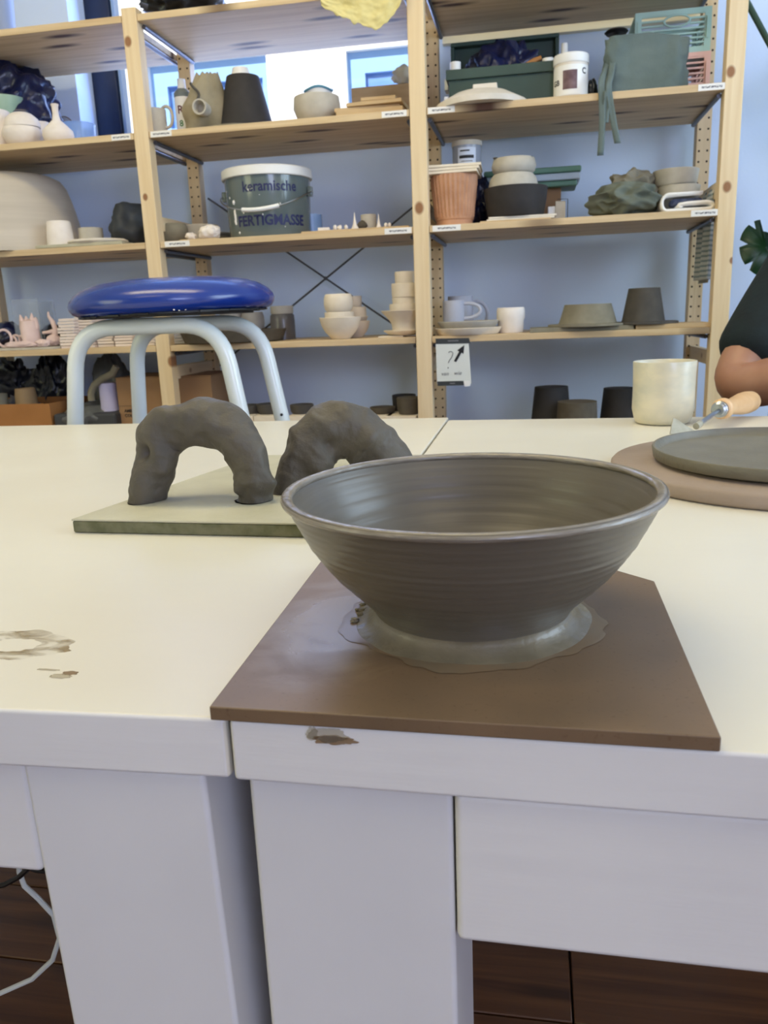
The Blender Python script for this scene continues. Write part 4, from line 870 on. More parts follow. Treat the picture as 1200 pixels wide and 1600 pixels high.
obj('header_print', B().box(sp(708, 532.5, .0015), (.032, .0004, .0035)), M['grey_ink'], t); obj('footer_print', B().box(sp(707, 599, .0015), (.016, .0004, .0035)), M['grey_ink'], t)

# --- shelf 5, seen over the table tops
z = ZS[5]
def carton(name, label, l, r, yt, Y, m, dep, open_=False):
    X, R, h = dims(l, r, yt, Y, z); t = thing(name, label, 'box', (X, Y, z)); th = .004
    if open_:
        obj('body', boxwalls(B(), -R, R, 0, dep, 0, h, th), m, t)
    else:
        obj('body', B().span((-R, 0, 0), (R, dep, h)), m, t, bev=.002)
        obj('flap', B().span((-R, 0, h+.0005), (R, dep*.49, h+.0035)), m, t); obj('flap', B().span((-R, dep*.51, h+.0005), (R, dep, h+.0035)), m, t)
    return t, R, h
t, R, h = carton('cardboard_box', 'orange brown open box with small pots at the left of the bottom shelf', -60, 78, 632, 2.56, M['card2'], .26, True)
pot('pot', 'small sandy pot lying in the orange brown box', 'pot', 25, 55, 607, 2.66, z+.0045, ROUNDB, mat('sand_clay', (176, 146, 106), (160, 130, 92), .85), .004)
pot('pot', 'grey pot in the orange brown box left of the sandy pot', 'pot', -16, 10, 616, 2.64, z+.0045, CUP, M['clay_grey'], .004)
heap('plastic_bag', 'torn grey plastic among the pots in the orange brown box', 'bag', 8, 64, 620, 2.72, z+.0045, M['greybag'], .04, .3, 2, 4, True)
heap('plastic_bag', 'big dark plastic bag bulging behind the orange brown box', 'bag', -40, 62, 568, 2.87, z, M['bagblack'], .05, .25, 1.7, 15, True, 5)
heap('plastic_bag', 'dark plastic bag between the orange brown box and the stool leg', 'bag', 52, 110, 562, 2.87, z, M['bagblack'], .05, .22, 1.7, 17, True, 5)
t = thing('plastic_crate', 'grey tub covered with crinkled plastic behind the left stool legs', 'tub', (at(130, 645, 2.56).x, 2.56, z)); X, R, h = dims(80, 182, 634, 2.58, z)
obj('tub_body', B().prism([(-R*.95, 0), (R*.95, 0), (R*.95, .24), (-R*.95, .24)], 0, h*.8), mat('dark_tub', (60, 62, 66), None, .6), t, bev=.01)
obj('plastic_cover', B().blob((-R*.1, .12, h*.62), (R*.98, .14, h*.42), .10, 2, 8, 4, True), M['greybag'], t, angle=80)
t = thing('brown_bag', 'brown grey bag with a thick curved hose handle behind the tub', 'bag', (at(178, 600, 2.86).x, 2.85, z))
hh = at(178, 556, 2.85).z-z
obj('bag_body', B().blob((0, 0, hh*.5), (.075, .06, hh*.53), .22, 1.6, 22, 4, True, flat=-hh*.5), M['greybag'], t, angle=80)
obj('hose', B().tube([at(px, py, 2.60)-t.location for px, py in ((182, 572), (176, 584), (160, 592), (147, 602), (142, 614), (143, 626))], .012, 10), M['clay_grey'], t)
t, R, h = carton('cardboard_box', 'brown carton printed AMERICA COLORS behind the left post on the bottom shelf', 181, 330, 590, 2.60, M['card'], .24)
c = t.location
for s_, (px, py) in (('AMERICA', (207, 642)), ('COLORS', (207, 649.5))):
    o_ = at(px, py, 2.599)-c; text('lettering', s_, .0145, M['ink'], t, lambda x, y, o_=o_: Vector((o_.x+x, -.0012, o_.z+y)), .03)
obj('tape_line', B().box(((at(207, 634, 2.6)-c).x, -.0008, (at(207, 634, 2.6)-c).z), (.10, .001, .0012)), M['clay_brown'], t)
X = at(170, 612, 2.56).x
pot('paper_roll', 'lavender paper roll on the grey tub', 'roll', 156, 182, 598, 2.63, z+.10, CYL, M['lilac'], 0)
# dark bowls on cream boards
for i, (l, r, yt, lb) in enumerate([(372, 406, 633, 'dark bowl between the two right stool legs on the bottom shelf'), (402, 442, 631, 'dark bowl behind the back right stool leg on the bottom shelf'), (454, 490, 632, 'dark bowl right of the stool on the bottom shelf'), (578, 618, 636, 'dark low bowl behind the right clay arch')]):
    hb_ = at(l+10, 650, 2.55).z-z
    slab('board', 'cream board under the '+lb.replace(' on the bottom shelf', ''), 'board', l+2, r-3, 2.60, z, hb_, .10, M['bisque'], pxy=655)
    pot('bowl', lb, 'bowl', l, r, yt, 2.62, z+hb_+.0005, [(.8, 0), (.95, .3), (1, 1)], M['clay_brown' if i == 3 else 'clay_dark'], .004)
slab('board', 'cream board under the dark stacked bowls beside the middle post', 'board', 607, 655, 2.60, z, hb_, .14, M['bisque'], pxy=652)
pot('bowl', 'olive dark bowl in front of the black bowl beside the middle post', 'bowl', 620, 658, 621, 2.59, z+hb_+.0005, [(.8, 0), (.95, .3), (1, 1)], M['clay_brown'], .004)
pot('bowl', 'black bowl behind the olive dark bowl beside the middle post', 'bowl', 613, 650, 617, 2.70, z, [(.8, 0), (.95, .3), (1, 1)], M['clay_black'], .004)
for l, r, yt, m, lb, pf in ((828, 895, 604, 'clay_black', 'tall dark tapered pot on the bottom shelf right bay', CONEUP), (936, 1000, 606, 'clay_black', 'dark tapered pot hidden by the cream mug', CONEUP), (868, 936, 627, 'clay_brown', 'olive brown tapered pot in front of the tall dark one', [(1, 0), (.97, .2), (.9, 1)])):
    Y = 2.58 if m == 'clay_brown' else 2.70
    pot('tapered_pot', lb, 'pot', l, r, yt, Y, z, [(1, 0), (.97, .05), (.78 if pf is CONEUP else .9, 1)], M[m], 0)
tag(obj('clay_disc', B().lathe([(0, 0), (.10, 0), (.10, .006), (0, .006)], n=48), M['clay_black'], loc=(at(822, 655, 2.66).x-.02, 2.60, z+.0)), 'black clay disc left of the tapered pots on the bottom shelf', 'disc')

# ------------------------------------------------------------------ tables
TZ, TT = .75, .0315
m_top = mat('white_table_paint', (227, 223, 209), (219, 214, 199), .33, scale=3, bump=.10, bscale=24, bstretch=(.4, 1, 1), spec=.45)
m_edge = mat('white_painted_pine', (228, 226, 222), (221, 219, 216), .5, scale=5, bump=.20, bscale=30, bstretch=(.25, 1, 2.2))
m_leg = mat('white_painted_leg', (222, 221, 220), (214, 213, 212), .5, scale=5, bump=.12, bscale=30, bstretch=(1, 1, .3))
def table(label, fl_, fr_, br_, bl_, lx):
    """corners of the top; lx: (x0, x1) of the front leg in view and the others"""
    t = thing('table', label, 'table', (fl_[0], fl_[1], 0)); o0 = Vector((fl_[0], fl_[1], 0))
    L_ = lambda p_: (p_[0]-o0.x, p_[1]-o0.y)
    obj('table_top', B().prism([L_(q) for q in (fl_, fr_, br_, bl_)], TZ-TT, TZ), m_top, t, bev=.0022, seg=3)
    tt_ = t.children[0].data; tt_.materials.append(m_edge)
    for f in tt_.polygons:
        if f.normal.y < -.9: f.material_index = 1
    return t, o0
def yfl(x): return .3221+.0222*x
def yfr(x): return .3158-.016*x
LW, RW = -1.66, 1.42
tl_, oL = table('white painted wooden table left of the seam, carrying the arches on their slab', (LW, yfl(LW)), (-.1397, yfl(-.14)), (-.1415, 1.389), (LW, 1.352), None)
tr_, oR = table('white painted wooden table right of the seam, under bowl, mug and round bat', (-.1372, yfr(-.137)), (RW, yfr(RW)), (RW, 1.330), (-.1385, 1.355), None)
ZL = TZ-TT-.0008
def leg(t, o0, x0_, x1_, yf, tilt=0, dep=.098):
    b = B().span((x0_-o0.x, yf-o0.y, 0), (x1_-o0.x, yf+dep-o0.y, ZL))
    if tilt:
        for v in b.bm.verts: v.co.x += tilt*(ZL-v.co.z)
    obj('leg', b, m_leg, t, bev=.003, seg=3)
leg(tl_, oL, -.2520, -.1545, yfl(-.2)+.005, .028); leg(tl_, oL, LW+.005, LW+.103, yfl(LW)+.008); leg(tl_, oL, -.245, -.147, 1.28); leg(tl_, oL, LW+.005, LW+.103, 1.245)
leg(tr_, oR, -.1325, -.0345, yfr(-.1)+.006, .002); leg(tr_, oR, RW-.103, RW-.005, yfr(RW)+.008); leg(tr_, oR, -.1325, -.0345, 1.248); leg(tr_, oR, RW-.103, RW-.005, 1.225)
def apron_(t, o0, a, c, z0_=.640, th=.02):
    a, c = Vector(a), Vector(c); d = (c-a).normalized(); n_ = Vector((-d.y, d.x))
    q = [a, c, c+n_*th, a+n_*th]; obj('apron', B().prism([(p_.x-o0.x, p_.y-o0.y) for p_ in q], z0_, ZL), m_edge, t, bev=.0035, seg=3)
apron_(tl_, oL, (LW+.103, yfl(-1.5)+.009), (-.2525, yfl(-.25)+.009), .650); apron_(tl_, oL, (-.20, 1.34), (-1.5, 1.30)); 
apron_(tr_, oR, (-.0335, yfr(0)+.005), (RW-.104, yfr(1.3)+.008), .638); apron_(tr_, oR, (1.30, 1.295), (-.034, 1.318))
for o0, t, x in ((oL, tl_, LW+.03), (oL, tl_, -.2), (oR, tr_, -.1), (oR, tr_, RW-.05)): obj('apron', B().span((x-o0.x-.01, .43-o0.y, .642), (x-o0.x+.01, 1.235-o0.y, ZL)), m_edge, t, bev=.002)
# dents and splinters in the front edge
rd = random.Random(5)
# dried clay on the table: thin crusts with ragged outlines
def crust(name, label, c, rx, ry, seed, m, inner=0, n=64, th=.0004, vert=False, ragged=.35, cat='stain'):
    off = Vector((seed*3.1, seed, 0)); out = []; inn = []
    for i in range(n):
        a = 2*PI*i/n; q = 1+ragged*noise.noise(Vector((math.cos(a)*2, math.sin(a)*2, 0))+off)+ragged*.5*noise.noise(Vector((math.cos(a)*7, math.sin(a)*7, 0))+off)
        q2 = 1+ragged*noise.noise(Vector((math.cos(a)*3, math.sin(a)*3, 5))+off)
        out.append((rx*math.cos(a)*q, ry*math.sin(a)*q)); inn.append((rx*inner*math.cos(a)*q2, ry*inner*math.sin(a)*q2))
    b = B(); f = (lambda x, y, h_: Vector((x, -h_, y))) if vert else (lambda x, y, h_: Vector((x, y, h_)))
    vs = [f(x, y, 0) for x, y in out]+[f(x*.97, y*.97, th) for x, y in out]
    if inner:
        vs += [f(x*1.03, y*1.03, th) for x, y in inn]+[f(x, y, 0) for x, y in inn]
        b._add(vs, [(i, (i+1) % n, n+(i+1) % n, n+i) for i in range(n)]+[(n+i, n+(i+1) % n, 2*n+(i+1) % n, 2*n+i) for i in range(n)]+[(2*n+i, 2*n+(i+1) % n, 3*n+(i+1) % n, 3*n+i) for i in range(n)])
    else: b._add(vs, [(i, (i+1) % n, n+(i+1) % n, n+i) for i in range(n)]+[tuple(range(n, 2*n))])
    return obj(name, b, m, loc=c)
m_cr, t, p = nodes('dried_clay_wash'); p.inputs['Base Color'].default_value = lin((150, 132, 98)); p.inputs['Roughness'].default_value = .8
mp = mapped(t, (1, 2.2, 1)); ns = nn(t, 'ShaderNodeTexNoise'); ns.inputs['Scale'].default_value = 42; ns.inputs['Detail'].default_value = 8; ns.inputs['Distortion'].default_value = .8; t.links.new(mp.outputs[0], ns.inputs['Vector'])
mr = nn(t, 'ShaderNodeMapRange'); mr.inputs[1].default_value = .40; mr.inputs[2].default_value = .62; mr.inputs[3].default_value = .04; mr.inputs[4].default_value = .75; t.links.new(ns.outputs['Fac'], mr.inputs[0]); t.links.new(mr.outputs[0], p.inputs['Alpha'])
m_sm, t, p = nodes('clay_smear'); p.inputs['Base Color'].default_value = lin((134, 104, 62)); p.inputs['Alpha'].default_value = .7; p.inputs['Roughness'].default_value = .6
m_sm2, t, p = nodes('pale_clay_smear'); p.inputs['Base Color'].default_value = lin((170, 156, 124)); p.inputs['Alpha'].default_value = .45; p.inputs['Roughness'].default_value = .6
def clay_stain(t, o0, *a, **k):
    c = Vector(a[0])-o0; o = crust('clay_stain', None, c, *a[1:], **k); o.parent = t; return o
ca = on(22, 1008, TZ)
clay_stain(tl_, oL, (ca.x, ca.y, TZ), .036, .021, 3, m_cr, inner=.45, ragged=.16)
ca = on(110, 1052, TZ); clay_stain(tl_, oL, (ca.x, ca.y, TZ), .0042, .0022, 7, m_sm)
ca = on(95, 1057, TZ); clay_stain(tl_, oL, (ca.x, ca.y, TZ), .0062, .0026, 8, m_sm2)
ca = on(75, 1047, TZ); clay_stain(tl_, oL, (ca.x, ca.y, TZ), .006, .0008, 9, m_sm2)
yy = yfr(-.09)-.0003; ca = at(522, 1156, yy); clay_stain(tr_, oR, (ca.x, yy, ca.z), .0105, .0022, 4, m_sm, vert=True)
ca = at(488, 1146, yy); clay_stain(tr_, oR, (ca.x, yy, ca.z), .0028, .0036, 5, m_sm2, vert=True)
ca = at(512, 1149, yy); clay_stain(tr_, oR, (ca.x, yy, ca.z), .009, .0035, 6, m_sm2, vert=True)

# cables under the left table
tag(obj('cable', B().tube([at(28, 1300, .70), *[at(px, py, .70) for px, py in ((30, 1362), (38, 1384), (60, 1404), (84, 1430), (93, 1465), (82, 1500), (50, 1530), (0, 1552), (-60, 1570))]], .0030, 8), M['white_cord']), 'pale looping cable hanging under the left table', 'cable')
tag(obj('cable', B().tube([at(px, py, .66) for px, py in ((80, 1330), (50, 1352), (30, 1370), (8, 1382), (-40, 1392))], .0030, 8), M['black']), 'black cable crossing under the left table', 'cable')
tag(obj('cable', B().tube([at(px, py, .74) for px, py in ((40, 1354), (58, 1360), (80, 1362), (110, 1365))], .0030, 8), M['black']), 'short black cable beside the left table leg', 'cable')

# ------------------------------------------------------------------ on the tables
# brown square board with one cut corner
m_mdf, t, p = nodes('damp_fibreboard'); p.inputs['Roughness'].default_value = .42; L = t.links
mp = mapped(t, (1, 1, 1)); n1 = nn(t, 'ShaderNodeTexNoise'); n1.inputs['Scale'].default_value = 9; n1.inputs['Detail'].default_value = 5; L.new(mp.outputs[0], n1.inputs['Vector'])
r1 = nn(t, 'ShaderNodeValToRGB'); r1.color_ramp.elements[0].position = .38; r1.color_ramp.elements[0].color = lin((108, 88, 66)); r1.color_ramp.elements[1].position = .68; r1.color_ramp.elements[1].color = lin((128, 104, 78)); L.new(n1.outputs['Fac'], r1.inputs[0])
n2 = nn(t, 'ShaderNodeTexNoise'); n2.inputs['Scale'].default_value = 420; n2.inputs['Detail'].default_value = 2; L.new(mp.outputs[0], n2.inputs['Vector'])
m2 = nn(t, 'ShaderNodeMapRange'); m2.inputs[1].default_value = .62; m2.inputs[2].default_value = .75; m2.inputs[4].default_value = .5; L.new(n2.outputs['Fac'], m2.inputs[0])
mx = nn(t, 'ShaderNodeMixRGB'); L.new(m2.outputs[0], mx.inputs[0]); L.new(r1.outputs[0], mx.inputs[1]); mx.inputs[2].default_value = lin((92, 66, 44))
# pale window sheen painted into the left side of the board
ln = nn(t, 'ShaderNodeVectorMath', operation='SUBTRACT'); ln.inputs[1].default_value = (-.072, .0, .006); L.new(mp.outputs[0], ln.inputs[0])
lm = nn(t, 'ShaderNodeVectorMath', operation='MULTIPLY'); lm.inputs[1].default_value = (1.0, .62, 0); L.new(ln.outputs[0], lm.inputs[0]); le = nn(t, 'ShaderNodeVectorMath', operation='LENGTH'); L.new(lm.outputs[0], le.inputs[0])
n3 = nn(t, 'ShaderNodeTexNoise'); n3.inputs['Scale'].default_value = 16; n3.inputs['Detail'].default_value = 6; n3.inputs['Distortion'].default_value = 2.2; L.new(mp.outputs[0], n3.inputs['Vector'])
ad = nn(t, 'ShaderNodeMath', operation='MULTIPLY_ADD'); ad.inputs[1].default_value = .07; L.new(n3.outputs['Fac'], ad.inputs[0]); L.new(le.outputs['Value'], ad.inputs[2])
m3 = nn(t, 'ShaderNodeMapRange'); m3.inputs[1].default_value = .055; m3.inputs[2].default_value = .085; m3.inputs[3].default_value = .62; m3.inputs[4].default_value = 0; L.new(ad.outputs[0], m3.inputs[0])
mx2 = nn(t, 'ShaderNodeMixRGB'); L.new(m3.outputs[0], mx2.inputs[0]); L.new(mx.outputs[0], mx2.inputs[1]); mx2.inputs[2].default_value = lin((158, 140, 110)); L.new(mx2.outputs[0], p.inputs['Base Color'])
m4 = nn(t, 'ShaderNodeMapRange'); m4.inputs[1].default_value = 0; m4.inputs[2].default_value = .55; m4.inputs[3].default_value = .42; m4.inputs[4].default_value = .25; L.new(m3.outputs[0], m4.inputs[0]); L.new(m4.outputs[0], p.inputs['Roughness'])
bp = nn(t, 'ShaderNodeBump'); bp.inputs['Strength'].default_value = .12; bp.inputs['Distance'].default_value = .001; L.new(n3.outputs['Fac'], bp.inputs['Height']); L.new(bp.outputs[0], p.inputs['Normal'])
BX, BY = -.0345, .425; TB = .0070
out = [(-.1455-BX, .3165-BY), (.0770-BX, .3135-BY), (.0782-BX, .509-BY), (.046-BX, .541-BY), (-.150-BX, .541-BY)]
tag(obj('square_bat', B().prism(out, 0, TB), m_mdf, loc=(BX, BY, TZ+.0002), bev=.0008), 'brown fibreboard square with one cut corner under the big clay bowl', 'board')
# the bowl
CX, CY, CZ0 = -.0333, .4372, TZ+TB+.0004
t = thing('clay_bowl', 'large wet grey brown wheel-thrown clay bowl in front on the brown board', 'bowl', (CX, CY, CZ0))
HB = .0785; RR = .1045; KZ = .0785/.0752
op = [(.0500, 0), (.0560, .0012), (.0545, .0050), (.0548, .0085), (.0585, .0130), (.0635, .0180), (.0680, .0222), (.0738, .0275), (.0785, .0325), (.0820, .0368), (.0862, .0422), (.0895, .0472), (.0924, .0522), (.0957, .0582), (.0988, .0645), (.1012, .0695), (.1028, .0722)]
op = [(r, q*KZ) for r, q in op]
ip = [(RR-.0058, HB-.0040), (.0950, .0680), (.0905, .0590), (.0850, .0480), (.0775, .0370), (.0685, .0270), (.0560, .0185), (.0420, .0128), (.0260, .0100), (0, .0092)]
def dense(pr_, n=5):
    o_ = []
    for (a, b_), (c, d) in zip(pr_, pr_[1:]): o_ += [(a+(c-a)*i/n, b_+(d-b_)*i/n) for i in range(n)]
    return o_+[pr_[-1]]
lip = [(RR-.0010, HB-.0032), (RR, HB-.0018), (RR-.0006, HB-.0004), (RR-.0020, HB), (RR-.0038, HB-.0006), (RR-.0050, HB-.0022)]
od = dense(op, 6)
for _ in range(60): od = [od[0]]+[((a[0]+2*c[0]+e_[0])/4, (a[1]+2*c[1]+e_[1])/4) for a, c, e_ in zip(od, od[1:], od[2:])]+[od[-1]]
od = [(r+.00010*math.sin(q*1500)+(.00035*math.exp(-((q-.0515)/.0009)**2))+(.0003*math.exp(-((q-.033)/.0009)**2))+.0004*math.exp(-((q-.020)/.0008)**2) if q > .012 else r, q) for r, q in od]
idn = dense(ip); idn = [(r+.00022*math.sin(q*1900+r*300), q) for r, q in idn]
def wobb(a, r, q): return r*(1+.0028*math.sin(a*2+.6)+.0012*math.sin(3*a+2))
mbowl, tt, pp = nodes('wet_thrown_clay'); L = tt.links
tc = nn(tt, 'ShaderNodeTexCoord'); sx = nn(tt, 'ShaderNodeSeparateXYZ'); L.new(tc.outputs['Object'], sx.inputs[0])
mpp = nn(tt, 'ShaderNodeMapping'); mpp.inputs['Scale'].default_value = (5, 5, 260); L.new(tc.outputs['Object'], mpp.inputs[0])
ns = nn(tt, 'ShaderNodeTexNoise'); ns.inputs['Scale'].default_value = 1.6; ns.inputs['Detail'].default_value = 4; L.new(mpp.outputs[0], ns.inputs['Vector'])
rp = nn(tt, 'ShaderNodeValToRGB'); rp.color_ramp.elements[0].position = .3; rp.color_ramp.elements[0].color = lin((94, 87, 74)); rp.color_ramp.elements[1].position = .72; rp.color_ramp.elements[1].color = lin((102, 95, 82)); L.new(ns.outputs['Fac'], rp.inputs[0]); L.new(rp.outputs[0], pp.inputs['Base Color'])
pp.inputs['Roughness'].default_value = .34; pp.inputs['Specular IOR Level'].default_value = .6
bp = nn(tt, 'ShaderNodeBump'); bp.inputs['Strength'].default_value = .16; bp.inputs['Distance'].default_value = .0010; L.new(ns.outputs['Fac'], bp.inputs['Height']); L.new(bp.outputs[0], pp.inputs['Normal'])
obj('bowl_body', B().lathe([(0, 0)]+od+lip+idn, n=160, wob=wobb), mbowl, t, angle=80)
obj('rim', B().lathe([(RR-.0030+.0033*math.cos(a), HB-.0022+.0024*math.sin(a)) for a in [2*PI*i/14 for i in range(15)]], n=160, wob=wobb), mat('wet_rim_slip', (142, 134, 120), (120, 112, 99), .22, scale=60, stretch=(1, 1, 6), bump=.3, bscale=90, spec=.6), t, angle=80)
# slurry foot ring running out on the board
def wf_(a, r, q): return r*(1+(.016*math.sin(2*a+1)+.012*math.sin(5*a)+.02*noise.noise(Vector((math.cos(a)*3, math.sin(a)*3, 1))))*(1 if r > .060 else .2))
obj('slip_ring', B().lathe([(.053, .0085), (.0556, .0088), (.0566, .0060), (.0590, .0035), (.0625, .0018), (.0655, .0008), (.0675, 0), (.050, 0)], n=160, wob=wf_), M['clay_wet'], t, angle=80)
o = crust('wet_film', None, Vector((0, .0, .0001)), .0735, .0725, 6, mat('slip_film', (122, 106, 84), (134, 110, 82), .3, scale=30), 0, 96, .0002, ragged=.10); o.parent = t
b = B(); rc = random.Random(2)
for i in range(14):
    a = PI*1.02+rc.uniform(-.28, .16); r = .066+rc.uniform(-.003, .003); s = rc.uniform(.0006, .0016); b.blob((r*math.cos(a), r*math.sin(a), .0012), (s*1.6, s, s), .4, 2, i, 2)
o = obj('slip_crumbs', b, M['clay_wet'], t); o['kind'] = 'stuff'

# cement slab and the two arches
SQ = [(-.403, .631), (-.100, .620), (-.092, .946), (-.338, .954)]; SC0 = Vector((-.25, .8, 0))
t = thing('cement_board', 'greenish grey cement board under the two clay arches', 'board', (SC0.x, SC0.y, TZ+.0002))
obj('board_face', B().prism([(a-SC0.x, c-SC0.y) for a, c in SQ], .0110, .0126), M['slabg'], t, bev=.0005)
obj('board_core', B().prism([((a-SC0.x)*.998, (c-SC0.y)*.998) for a, c in SQ], 0, .0109), M['slabside'], t, bev=.0015)
ZA = TZ+.0002+.0127
def arch(label, pts, seed, lumps, tw=1.0):
    """pts: (x, y, z, ra, rb): centre line with half widths in the arch plane and across it"""
    P = [Vector(p_[:3]) for p_ in pts]; n = 110; rings = []; K = 36; b = B(); base = Vector(((P[0].x+P[-1].x)/2, (P[0].y+P[-1].y)/2, ZA))
    def cr(arr, s):
        s = s*(len(arr)-1); i = min(int(s), len(arr)-2); f = s-i; p0 = arr[max(i-1, 0)]; p1 = arr[i]; p2 = arr[i+1]; p3 = arr[min(i+2, len(arr)-1)]
        return .5*((2*p1)+(p2-p0)*f+(2*p0-5*p1+4*p2-p3)*f*f+(-p0+3*p1-3*p2+p3)*f**3)
    pa = [p_[3] for p_ in pts]; pb = [p_[4] for p_ in pts]; off = Vector((seed*5.3, seed*2.1, seed))
    pl = (P[-1]-P[0]); pl.z = 0; pl.normalize(); acr = Vector((-pl.y, pl.x, 0))
    for i in range(n+1):
        s = i/n; c = cr(P, s); tg = (cr(P, min(1, s+.01))-cr(P, max(0, s-.01))).normalized()
        if i < 4: tg = (tg*i/4+Vector((0, 0, 1))*(1-i/4)).normalized()
        if i > n-4: tg = (tg*(n-i)/4+Vector((0, 0, -1))*(1-(n-i)/4)).normalized()
        nr = acr.cross(tg).normalized(); ra, rb = cr(pa, s), cr(pb, s); ring_ = []
        for k in range(K):
            a = 2*PI*k/K; d = nr*math.cos(a)*ra+acr*math.sin(a)*rb; p_ = c+d; u = d.normalized(); q = p_*22+off
            e = .0050*noise.noise(q)+.0060*noise.noise(q*.5+Vector((7, 1, 2)))+tw*.0030*(.3-abs(noise.noise(q*1.3+Vector((3, 3, 3)))))*2+.0013*(.3-abs(noise.noise(q*4.5)))*2+.0006*noise.noise(q*13)
            for (lx, ly, lz, lr, la) in lumps:
                dd = (p_-Vector((lx, ly, lz))).length/lr; e += 1.35*la*math.exp(-dd*dd*2.2)
            p_ = p_+u*e; 
            if p_.z < ZA+.0002 or i in (0, n): p_.z = ZA+.0002
            ring_.append(b.bm.verts.new(p_-base))
        rings.append(ring_)
    for A, C in zip(rings, rings[1:]):
        for k in range(K): b.bm.faces.new((A[k], A[(k+1) % K], C[(k+1) % K], C[k]))
    b.bm.faces.new(rings[0][::-1]); b.bm.faces.new(rings[-1])
    return tag(obj('clay_arch', b, M['clay'], loc=base, angle=75, sub=1), label, 'sculpture')
def cp(px, py, Y, ra, rb): v = at(px, py, Y); return (v.x, v.y, v.z, ra, rb)
arch('left grey hand-built clay arch on the cement board', [cp(223, 800, .700, .0130, .014), cp(230, 768, .702, .0165, .016), cp(241, 732, .706, .0205, .018), cp(248, 696, .710, .0215, .020), cp(266, 672, .715, .0215, .021), cp(303, 663, .718, .0205, .022), cp(345, 668, .715, .0200, .021), cp(373, 692, .711, .0185, .019), cp(389, 730, .707, .0175, .018), cp(396, 766, .703, .0165, .018), cp(392, 802, .700, .0178, .017)], 1,
     [(-.314, .715, .870, .017, .009), (-.268, .700, .853, .012, .008), (-.362, .690, .812, .015, -.012), (-.338, .690, .795, .011, .007), (-.389, .700, .795, .010, .007), (-.240, .70, .780, .009, .006), (-.352, .690, .846, .013, .006), (-.272, .69, .775, .008, .006), (-.300, .69, .822, .010, -.006), (-.330, .685, .830, .010, .005)], 1.5)
arch('right grey clay arch partly hidden behind the big bowl', [cp(450, 800, .742, .0140, .015), cp(458, 770, .745, .0180, .018), cp(472, 735, .748, .0215, .020), cp(486, 702, .752, .0240, .022), cp(510, 680, .758, .0235, .023), cp(545, 672, .765, .0235, .024), cp(577, 686, .772, .0245, .023), cp(604, 714, .778, .0215, .020), cp(626, 747, .782, .0190, .018), cp(642, 780, .785, .0175, .017), cp(652, 806, .785, .0175, .017)], 4,
     [(-.172, .755, .860, .018, .008), (-.205, .735, .790, .012, .007), (-.150, .745, .815, .015, .008), (-.228, .73, .83, .012, .008), (-.190, .735, .81, .010, -.008), (-.215, .73, .765, .008, .006), (-.130, .75, .825, .010, .006)], 1.5)

# cream mug
R0 = .0450; h = .0935
t = tag(obj('mug', B().lathe([(0, 0), (.036, 0), (.040, .002), (.0425, .008), (R0*1.01, .022), (R0*1.0, .05), (R0*1.005, .075), (R0*1.02, h-.002), (R0*1.01, h), (R0*.98, h-.001), (R0*.955, h*.8), (R0*.94, .02), (.03, .008), (0, .007)], n=96, wob=lambda a, r, q: r*(1+.010*math.sin(2*a+1)*(q > .01))),
    mat('cream_glaze', (222, 213, 186), (196, 193, 174), .32, scale=18, stretch=(1, 1, 2), bump=.15, bscale=60, coat=.25), loc=(.1985, 1.287, TZ+.0004), angle=60), 'cream glazed handleless mug standing at the back of the right table', 'mug')
t = None
# round bat and plate
m_rb = mat('pinkish_bat', (160, 143, 128), (144, 127, 112), .75, scale=10, bump=.2, bscale=150)
tag(obj('round_bat', B().lathe([(0, 0), (.172, 0), (.1755, .003), (.1755, .012), (.173, .0148), (0, .0150)], n=160), m_rb, loc=(.2615, .886, TZ+.0003), angle=50), 'round pinkish wooden bat under the flat grey plate', 'board')
m_pl = mat('smooth_grey_clay', (118, 113, 97), (110, 105, 90), .5, scale=30, bump=.2, bscale=200, stretch=(1, 1, 1))
tag(obj('clay_plate', B().lathe([(0, .0), (.124, .0), (.127, .0030), (.1350, .0034), (.1362, .0045), (.1378, .0142), (.1370, .0155), (.1348, .0155), (.1332, .0085), (.1300, .0068), (0, .0064)], n=160), m_pl, loc=(.2650, .878, TZ+.0157), angle=50), 'flat grey clay plate with a low rim on the round bat', 'plate')
# scraper tool lying behind the plate: triangular blade, steel shaft, ferrule and turned wooden handle
A = Vector((.2035, 1.120, TZ)); S0 = Vector((.2235, 1.145, TZ+.016)); S1 = Vector((.2690, 1.228, TZ+.0265)); H1 = Vector((.3640, 1.400, TZ+.020))
t = thing('loop_tool', 'turning tool with turned wooden handle and triangular steel blade beside the mug', 'tool', (.27, 1.23, TZ)); o0 = t.location
dr = (H1-S1).normalized(); L1 = (H1-S1).length; q = dr.to_track_quat('Z', 'Y').to_matrix()
m_h = wood('turned_beech', (226, 188, 142), (210, 168, 120), (150, 104, 62), 0, rough=.35, streak=.2)
obj('handle', B().lathe([(0, 0), (.0125, .001), (.0150, .006), (.0155, .014), (.0135, .021), (.0110, .030), (.0112, .045), (.0140, .075), (.0168, .105), (.0175, .130), (.0165, .150), (.0120, .166), (.0060, .173), (0, .1745)], S1-o0, 40, M=q), m_h, t, angle=60)
obj('ferrule', B().lathe([(0, -.011), (.0080, -.011), (.0105, -.009), (.0105, -.006), (.0118, -.005), (.0118, .003), (0, .003)], S1-o0, 32, M=q), M['steel'], t)
sd2 = (S1-S0).normalized()
obj('shaft', B().tube([S0-o0, S1-o0], .0034, 12), M['steel'], t)
m_bl = mat('clayed_blade', (176, 172, 154), (158, 152, 132), .55, scale=60, metal=.2)
